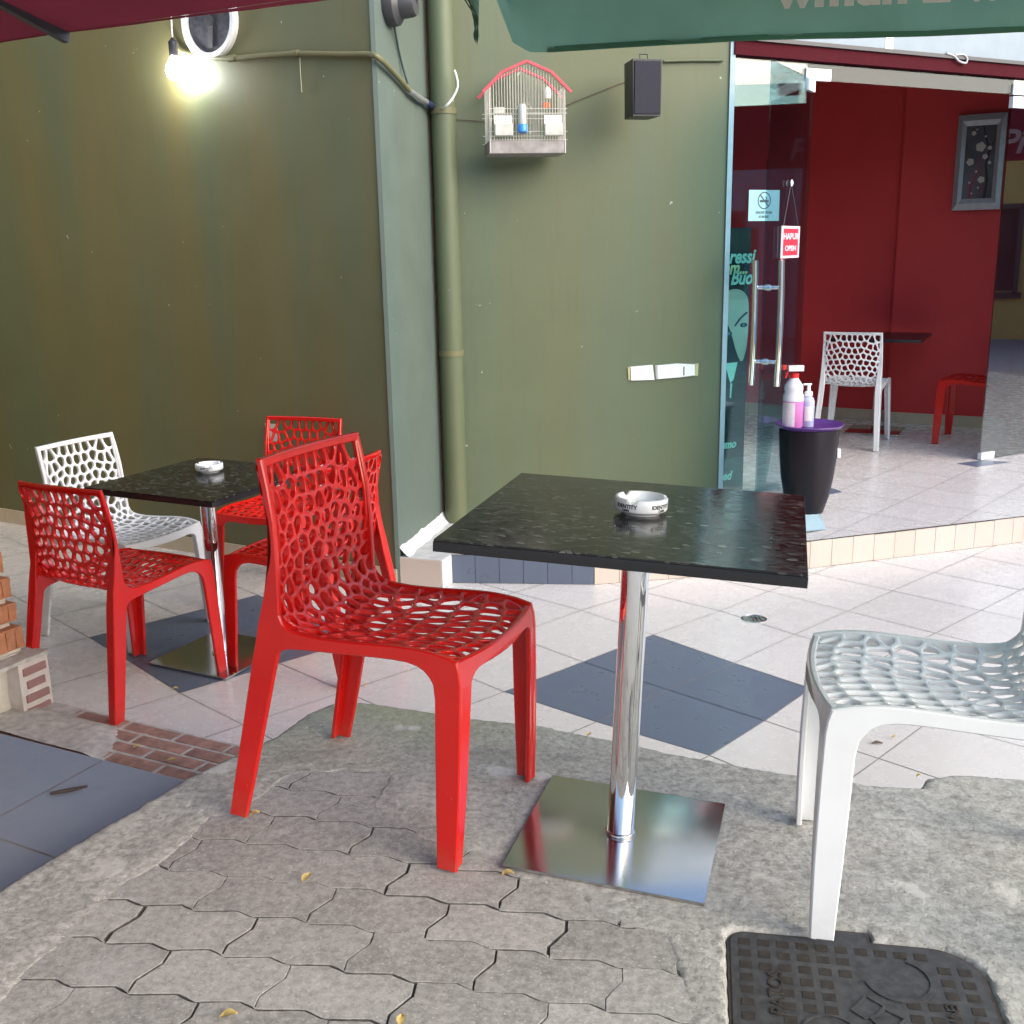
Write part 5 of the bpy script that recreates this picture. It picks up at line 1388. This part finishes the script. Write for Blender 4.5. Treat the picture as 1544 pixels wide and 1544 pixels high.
# bulb
bz = aty(264, 104, 5.40)
bb = thing('light_bulb', 'bare glowing light bulb hanging on a cord below the round vent', 'light bulb', bz)
me_, nt, b = mat('glowing_bulb'); b.inputs['Emission Color'].default_value = (.97, 1, .98, 1); b.inputs['Emission Strength'].default_value = 40; b.inputs['Base Color'].default_value = (.9, .9, .9, 1)
MB().lathe([(.001, -.055), (.022, -.05), (.038, -.034), (.044, -.012), (.040, .012), (.028, .036), (.018, .05), (.016, .058)], 28).build('bulb_glass', me_, bb, smooth=60)
MB().lathe([(.017, .056), (.021, .062), (.021, .12), (.012, .13), (.004, .14)], 18).build('socket', MT['black_plastic'], bb, smooth=40)
MB().tube(catmull([(0, 0, .13), (.002, .01, .25), (.01, .05, .5), (.05, .08, .9)], 5), .004, 8).build('cord', MT['white_plastic'], bb, smooth=50)

tag(flat(-.04, .04, -.045, .045, 0, .002, frame(on_l(410, 652, .006), -wd, wn)).build('wall_sticker', simple('cream_sticker', (.66, .62, .52), .6)), 'small cream sticker on the olive wall behind a red chair back', 'sticker')
# lintel stickers, cable loop
tag(flat(-.03, .03, -.055, .055, 0, .001, frame(gpt(1337, 62) + gn * .021, gd, gn)).build('wall_sticker', simple('white_sticker', (.82, .82, .80), .5)), 'small white sticker on the pale lintel under the green valance', 'sticker')
P_ = [onp(*q, gx(2, .03), gn) for q in ((1427, 80), (1438, 84), (1446, 92), (1456, 95), (1458, 88), (1452, 82), (1440, 83))]
tag(MB().tube(catmull(P_, 5), .006, 8).build('cable_loop', simple('grey_cable', (.42, .44, .46), .5), smooth=50), 'loop of grey cable hanging from the pale lintel', 'cable')

# ------------------------------------------------------------------ umbrellas
def umbrella(name, label, c, half, zedge, rise, val, yaw, fab, valtext=None, polez=0, ribs_extra=None, sag=.012, group='square canvas umbrellas', valskip=()):
    t = thing(name, label, 'umbrella', (c[0], c[1], polez), yaw, group)
    zc = zedge - polez
    cn = MB(); K = 24
    for sd in range(4):
        Rm_ = Matrix.Rotation(sd * math.pi / 2, 3, 'Z')
        for i in range(K):
            for j in range(K):
                q = []
                for a, b2 in ((i, j), (i + 1, j), (i + 1, j + 1), (i, j + 1)):
                    f = a / K; s2 = (b2 / K * 2 - 1)
                    r_ = half * f; z = zc + rise * (1 - f) ** 1.05 - .05 * math.sin(math.pi * f) * (1 - s2 * s2) * .6
                    q.append(Rm_ @ Vector((s2 * r_, -r_, z)))
                cn.add(q, [(0, 1, 2, 3)])
    cn.build('canopy', fab, t, smooth=30, weld=True)
    rb2 = MB(); n_r = 0
    dirs = [(1, 1), (1, 0), (1, -1), (0, -1), (-1, -1), (-1, 0), (-1, 1), (0, 1)]
    for dx, dy in dirs:
        e = Vector((dx * half * 1.0, dy * half * 1.0, zc - .015)); top_ = Vector((0, 0, zc + rise - .03))
        MB().box((e + top_) / 2, ((e - top_).length, .022, .03), Matrix(((e - top_).normalized(), (e - top_).cross(Vector((0, 0, 1))).normalized(), (e - top_).normalized().cross((e - top_).cross(Vector((0, 0, 1))).normalized()))).transposed()).build('rib', MT['dark_metal'], t)
    MB().tube([(0, 0, 0), (0, 0, zc + rise + .05)], .024, 16).build('pole', MT['dark_metal'], t, smooth=50)
    MB().lathe([(.16, 0), (.16, .03), (.06, .05), (.03, .09)], 28).build('base', MT['dark_metal'], t)
    vb = MB(); hemm = m_fabric('dark_hem', (.10, .22, .14), .4) if fab is MT['green_fabric'] else fab
    for sd in range(4):
        if sd in valskip: continue
        Rm_ = Matrix.Rotation(sd * math.pi / 2, 3, 'Z'); K2 = 60
        def vp(u, v_):
            x = (u * 2 - 1) * half; edge_r = min(u, 1 - u) * 2 * half
            dpt = val * (.93 - .04 * math.sin(u * math.pi))
            # rounded lower corners
            if edge_r < .12: dpt *= 1 - .55 * (1 - math.sqrt(max(0, 1 - (1 - edge_r / .12) ** 2)))
            y = -half - .003 - (.024 * math.sin(u * 13 + sd * 2) + .004 * math.sin(u * 31) + .03 * fbm(u * 6 + v_ * 1.6, v_ * 2.2, sd + .3, 3)) * v_ - .02 * v_
            return Rm_ @ Vector((x, y, zc - dpt * v_))
        hm = MB()
        for i in range(3, K2 - 3):
            a_ = [vp((i + k) / K2, 1.0) for k in (0, 1)]; b_ = [vp((i + k) / K2, .95) for k in (0, 1)]
            for off in (-.003, .003):
                o_ = Rm_ @ Vector((0, off, 0)); hm.add([a_[0] + o_, a_[1] + o_, b_[1] + o_, b_[0] + o_], [(0, 1, 2, 3)])
        hm.build('hem', hemm, t, smooth=60, weld=True)
        for i in range(K2):
            for j in range(6):
                vb.add([vp((i + a) / K2, (j + b2) / 6) for a, b2 in ((0, 0), (1, 0), (1, 1), (0, 1))], [(0, 1, 2, 3)])
    vb.build('valance', fab, t, smooth=60, weld=True)
    if valtext:
        for sd, body, size, zoff, xoff in valtext:
            mm = Matrix.Rotation(sd * math.pi / 2, 4, 'Z') @ Matrix.Translation((xoff, -half - .04, zc + zoff)) @ Matrix.Rotation(math.pi / 2, 4, 'X')
            text('lettering', body, size, mm, MT['cream_letters'], t, .001, .004, 0)
    return t
# green umbrella: far edge faces the facade
pL = aty(762, 80, 3.05); pR = aty(1544, 54, 2.93)
gyaw = math.atan2(pR.y - pL.y, pR.x - pL.x); half_g = 1.42
u1 = Vector((math.cos(gyaw), math.sin(gyaw))); v1 = Vector((u1.y, -u1.x))
gc = Vector((pL.x - .03, pL.y)) + u1 * half_g + v1 * half_g
VAL = .30; zg = pL.z + VAL * .93
umbrella('green_umbrella', 'green canvas umbrella with cream lettering on its hanging valance at the top right', gc, half_g, zg, .55, VAL, gyaw + math.pi, MT['green_fabric'], polez=-.012, valskip=(2, 3))
# lettering on the camera-facing inside of the far valance
inner = Vector((v1.x, v1.y, 0)); ux = Vector((u1.x, u1.y, 0))
um = [o for o in COL.objects if o.name == 'green_umbrella'][0]
q = aty(1390, -19, 2.92)
mw_ = frame(Vector((q.x, q.y, q.z)) + inner * .02, ux, inner)
MT_l = MT['cream_letters']
txt = text('lettering', 'wmun 2 wmn', .118, um.matrix_world.inverted() @ mw_ if False else Matrix.Identity(4), MT_l, None, .001, .005, 0, 1.12)
bpy.context.view_layer.update()
txt.parent = um; txt.matrix_parent_inverse = Matrix.Identity(4); txt.matrix_local = um.matrix_world.inverted() @ mw_
# maroon umbrella: its far edge crosses the top left corner
T0 = aty(100, 60, 3.35); ed = Vector((1.02, -.5)).normalized(); inn = Vector((-.44, -.9)).normalized(); half_m = 1.95
mc = Vector((T0.x, T0.y)) + inn * half_m
myaw = math.atan2(ed.y, ed.x)
mu = umbrella('maroon_umbrella', 'maroon canvas umbrella seen from below at the top left corner', mc, half_m, T0.z + .02, .55, .0001, myaw, MT['maroon_fabric'], polez=TZ)
# extra rib beside the middle one
P0_ = aty(466, 13, 2.86)
mi = mu.matrix_basis.inverted() if True else None
bpy.context.view_layer.update(); mi = mu.matrix_world.inverted()
a = mi @ Vector((P0_.x, P0_.y, T0.z + .005)); zc = T0.z + .02 - TZ
top_ = Vector((a.x * .25, a.y * .25, zc + .38)); d_ = (a - top_)
MB().box((a + top_) / 2, (d_.length, .022, .03), Matrix((d_.normalized(), d_.cross(Vector((0, 0, 1))).normalized(), d_.normalized().cross(d_.cross(Vector((0, 0, 1))).normalized()))).transposed()).build('rib', MT['dark_metal'], mu)

# maroon awning right of the view, mirrored in the shop glass
aw = thing('maroon_awning', 'maroon lettered awning standing right of the view, mirrored in the shop glass', 'awning', (6.2, 4.6, TZ), R_(-22))
ay = MB(); K = 40
for i in range(K):
    for j in range(5):
        q = []
        for a, b2 in ((i, j), (i + 1, j), (i + 1, j + 1), (i, j + 1)):
            yy = -3 + 6 * a / K; q.append((.02 * math.sin(yy * 5) * b2 / 5, yy, 2.90 - .60 * b2 / 5))
        ay.add(q, [(0, 1, 2, 3)])
ay.build('valance', MT['maroon_fabric'], aw, smooth=60, weld=True)
MB().add([(0, -3, 2.90), (0, 3, 2.90), (1.1, 3, 2.98), (1.1, -3, 2.98)], [(0, 1, 2, 3)]).build('canopy', MT['maroon_fabric'], aw)
for yy in (-2.9, 2.9):
    for xx in (.05, 1.05): MB().tube([(xx, yy, 0), (xx, yy, 2.9)], .03, 12).build('post', MT['dark_metal'], aw)
MT['mauve_letters'] = simple('faded_mauve_lettering', (.50, .34, .36), .8)
for yy in (-1.7, .3, 2.2):
    # printed on the street side, showing through towards the yard
    mm = Matrix.Translation((-.03, yy, 2.46)) @ Matrix(((0, 0, -1, 0), (1, 0, 0, 0), (0, 1, 0, 0), (0, 0, 0, 1)))
    text('lettering', 'Pilsener', .30, mm, MT['mauve_letters'], aw, .001, .006, .25)
# ------------------------------------------------------------------ the street around (mirrored in glass and chrome)
def house(name, label, c, w, d, h, yaw, m, floors, bays, roofm):
    t = thing(name, label, 'house', (c[0], c[1], -.4), yaw, 'houses across the street')
    MB().box((0, 0, h / 2), (w, d, h)).build('walls', m, t)
    MB().box((0, 0, h + .1), (w + .6, d + .6, .2)).build('roof', roofm, t)
    for f in range(floors):
        for k in range(bays):
            x = -w / 2 + (k + .5) * w / bays; z = 1.5 + f * 2.9
            fr2 = MB()
            for dx, dz_, sx_, sz_ in ((-.55, 0, .08, 1.5), (.55, 0, .08, 1.5), (0, .72, 1.18, .08), (0, -.75, 1.3, .1)): fr2.box((x + dx, -d / 2 - .03, z + dz_), (sx_, .08, sz_))
            wf = fr2.build('window', MT['dark_metal'], t); MB().box((x, -d / 2 - .006, z), (1.02, .012, 1.36)).build('pane', simple('dark_window_glass', (.03, .035, .04), .08) if 'dwg' not in MT else MT['dwg'], wf)
    return t
MT['dwg'] = simple('dark_window_glass', (.03, .035, .04), .08)
MT['ochre'] = simple('ochre_render', (.62, .40, .13), .85, var=.1, scale=2); MT['grey_render'] = simple('grey_blue_render', (.50, .54, .62), .85, var=.1, scale=2); MT['roof'] = simple('terracotta_roof', (.30, .11, .06), .85)
house('street_house', 'ochre rendered house across the street to the right', (20, 6.8), 8, 8, 3.3, R_(-98), MT['ochre'], 1, 4, MT['roof'])
house('street_house', 'grey-blue rendered house across the street beside the ochre one', (17, -3.5), 11, 8, 3.5, R_(-112), MT['grey_render'], 1, 5, MT['roof'])
house('street_house', 'grey-blue rendered house behind the viewer', (3, -22), 13, 8, 5.8, R_(180), MT['grey_render'], 2, 5, MT['roof'])
house('street_house', 'pale ochre house behind the viewer on the left', (-18, -14), 11, 8, 5.6, R_(130), MT['ochre'], 2, 4, MT['roof'])

# ------------------------------------------------------------------ fallen leaves and litter
leafM = simple('dry_yellow_leaf', (.62, .46, .16), .7, var=.2, scale=60)
def leaf(px, py, z, size, rotz, label, curl=.3):
    p_ = onz(px, py, z) if z is not None else onz(px, py, .01)
    if z is None:
        for _ in range(3): p_ = onz(px, py, hgt(p_.x, p_.y) + .006)
        z = hgt(p_.x, p_.y) + .006
    b5 = MB(); n = 10
    for i in range(n + 1):
        t = i / n; w6 = .36 * math.sin(math.pi * t ** .8) * size
        for s2 in (-1, 0, 1): b5.v.append((t * size - size / 2, s2 * w6, .004 * abs(s2) + .012 * curl * math.sin(math.pi * t) + .004 * t))
    for i in range(n):
        for k in range(2): a = i * 3 + k; b5.f.append((a, a + 1, a + 4, a + 3)); b5.m.append(0)
    o = b5.build('fallen_leaf', leafM, smooth=60); o.location = (p_.x, p_.y, z); o.rotation_euler = (random.uniform(-.1, .1), random.uniform(-.1, .1), rotz)
    return tag(o, label, 'leaf', 'fallen yellow leaves')
leaf(463, 1326, None, .026, 1.0, 'yellow leaf on the paving stones in front of the red chair')
leaf(385, 1229, None, .022, .2, 'pale dry leaf beside the near back foot of the foreground red chair')
leaf(207, 1127, TZ + .022, .024, .6, 'yellow leaf on the brick threshold, further from the slab')
leaf(258, 1148, TZ + .022, .030, .1, 'long yellow leaf on the brick threshold nearest the concrete')
leaf(345, 1534, None, .030, .1, 'pale yellow leaf on the paving stones at the bottom edge left of centre')
leaf(606, 1541, None, .022, 1.5, 'small yellow leaf in a paving joint at the very bottom edge')
leaf(264, 1040, TZ + .003, .024, .1, 'yellow leaf at the lower tip of the far left dark tile diamond')
leaf(352, 1019, TZ + .003, .022, .4, 'yellow leaf at the dark tile edge under the far left table')
leaf(888, 1110, None, .018, .9, 'tiny yellow leaf on the concrete edge behind the chrome post')
leaf(766, 1320, None, .026, -.1, 'yellow leaf under the front corner of the steel base plate')
leaf(1347, 1113, TZ + .003, .016, .2, 'tiny brown leaf on the pale tiles under the white chair')
leaf(552, 1034, TZ + .003, .016, .2, 'tiny yellow leaf on the pale tiles behind the foreground red chair')
leaf(1385, 1172, None, .012, .2, 'tiny leaf crumb on the concrete edge left of the white chair')
p_ = onz(105, 1194, SZ + .003); tw = MB().tube([(-.045, -.01, .002), (0, 0, .005), (.04, .018, .006)], [.004, .006, .003], 8).tube([(.02, .008, .006), (.028, -.008, .012)], .002, 6)
o = tw.build('dry_twig', simple('dark_brown_twig', (.06, .04, .03), .8), smooth=50); o.location = p_; tag(o, 'small dark twig lying on the slate terrace', 'twig')
p_ = onz(1322, 1121, TZ + .004); tw = MB().tube([(-.016, 0, .002), (.0, .004, .004), (.018, -.004, .003)], [.002, .005, .002], 6); o = tw.build('dry_twig', simple('grey_brown_crumb', (.12, .09, .06), .8), smooth=50); o.location = p_; tag(o, 'tiny dry twig on the pale tiles between the white chair legs', 'twig')

# ------------------------------------------------------------------ light
w = bpy.data.worlds.new('World'); sc.world = w; w.use_nodes = True; nt = w.node_tree
sky = nt.nodes.new('ShaderNodeTexSky'); sky.sky_type = 'NISHITA'; sky.sun_disc = False
AZ, EL = 124, 30         # compass angle from +Y towards +X, elevation
sky.sun_elevation = R_(EL); sky.sun_rotation = R_(AZ); sky.air_density = 1.0; sky.dust_density = 2.5; sky.ozone_density = 1.2
bg = nt.nodes['Background']; bg.inputs['Strength'].default_value = .15
nt.links.new(sky.outputs[0], bg.inputs['Color'])
sd = bpy.data.lights.new('sun', 'SUN'); sd.energy = .75; sd.angle = R_(80); sd.color = (1, .985, .96)
so_ = bpy.data.objects.new('sun', sd); COL.objects.link(so_)
dirv = Vector((math.sin(R_(AZ)) * math.cos(R_(EL)), math.cos(R_(AZ)) * math.cos(R_(EL)), math.sin(R_(EL))))
so_.rotation_euler = dirv.to_track_quat('Z', 'Y').to_euler(); so_.location = (8, 0, 12)

sc.view_settings.view_transform = 'Standard'; sc.view_settings.look = 'None'; sc.view_settings.gamma = 1; sc.view_settings.use_curve_mapping = False
sc.view_settings.exposure = 1.62
sc.cycles.use_denoising = True
sc.cycles.max_bounces = 10; sc.cycles.transparent_max_bounces = 24; sc.cycles.glossy_bounces = 5; sc.cycles.caustics_reflective = False; sc.cycles.caustics_refractive = False
sc.cycles.sample_clamp_indirect = 6
sc.cycles.use_adaptive_sampling = True
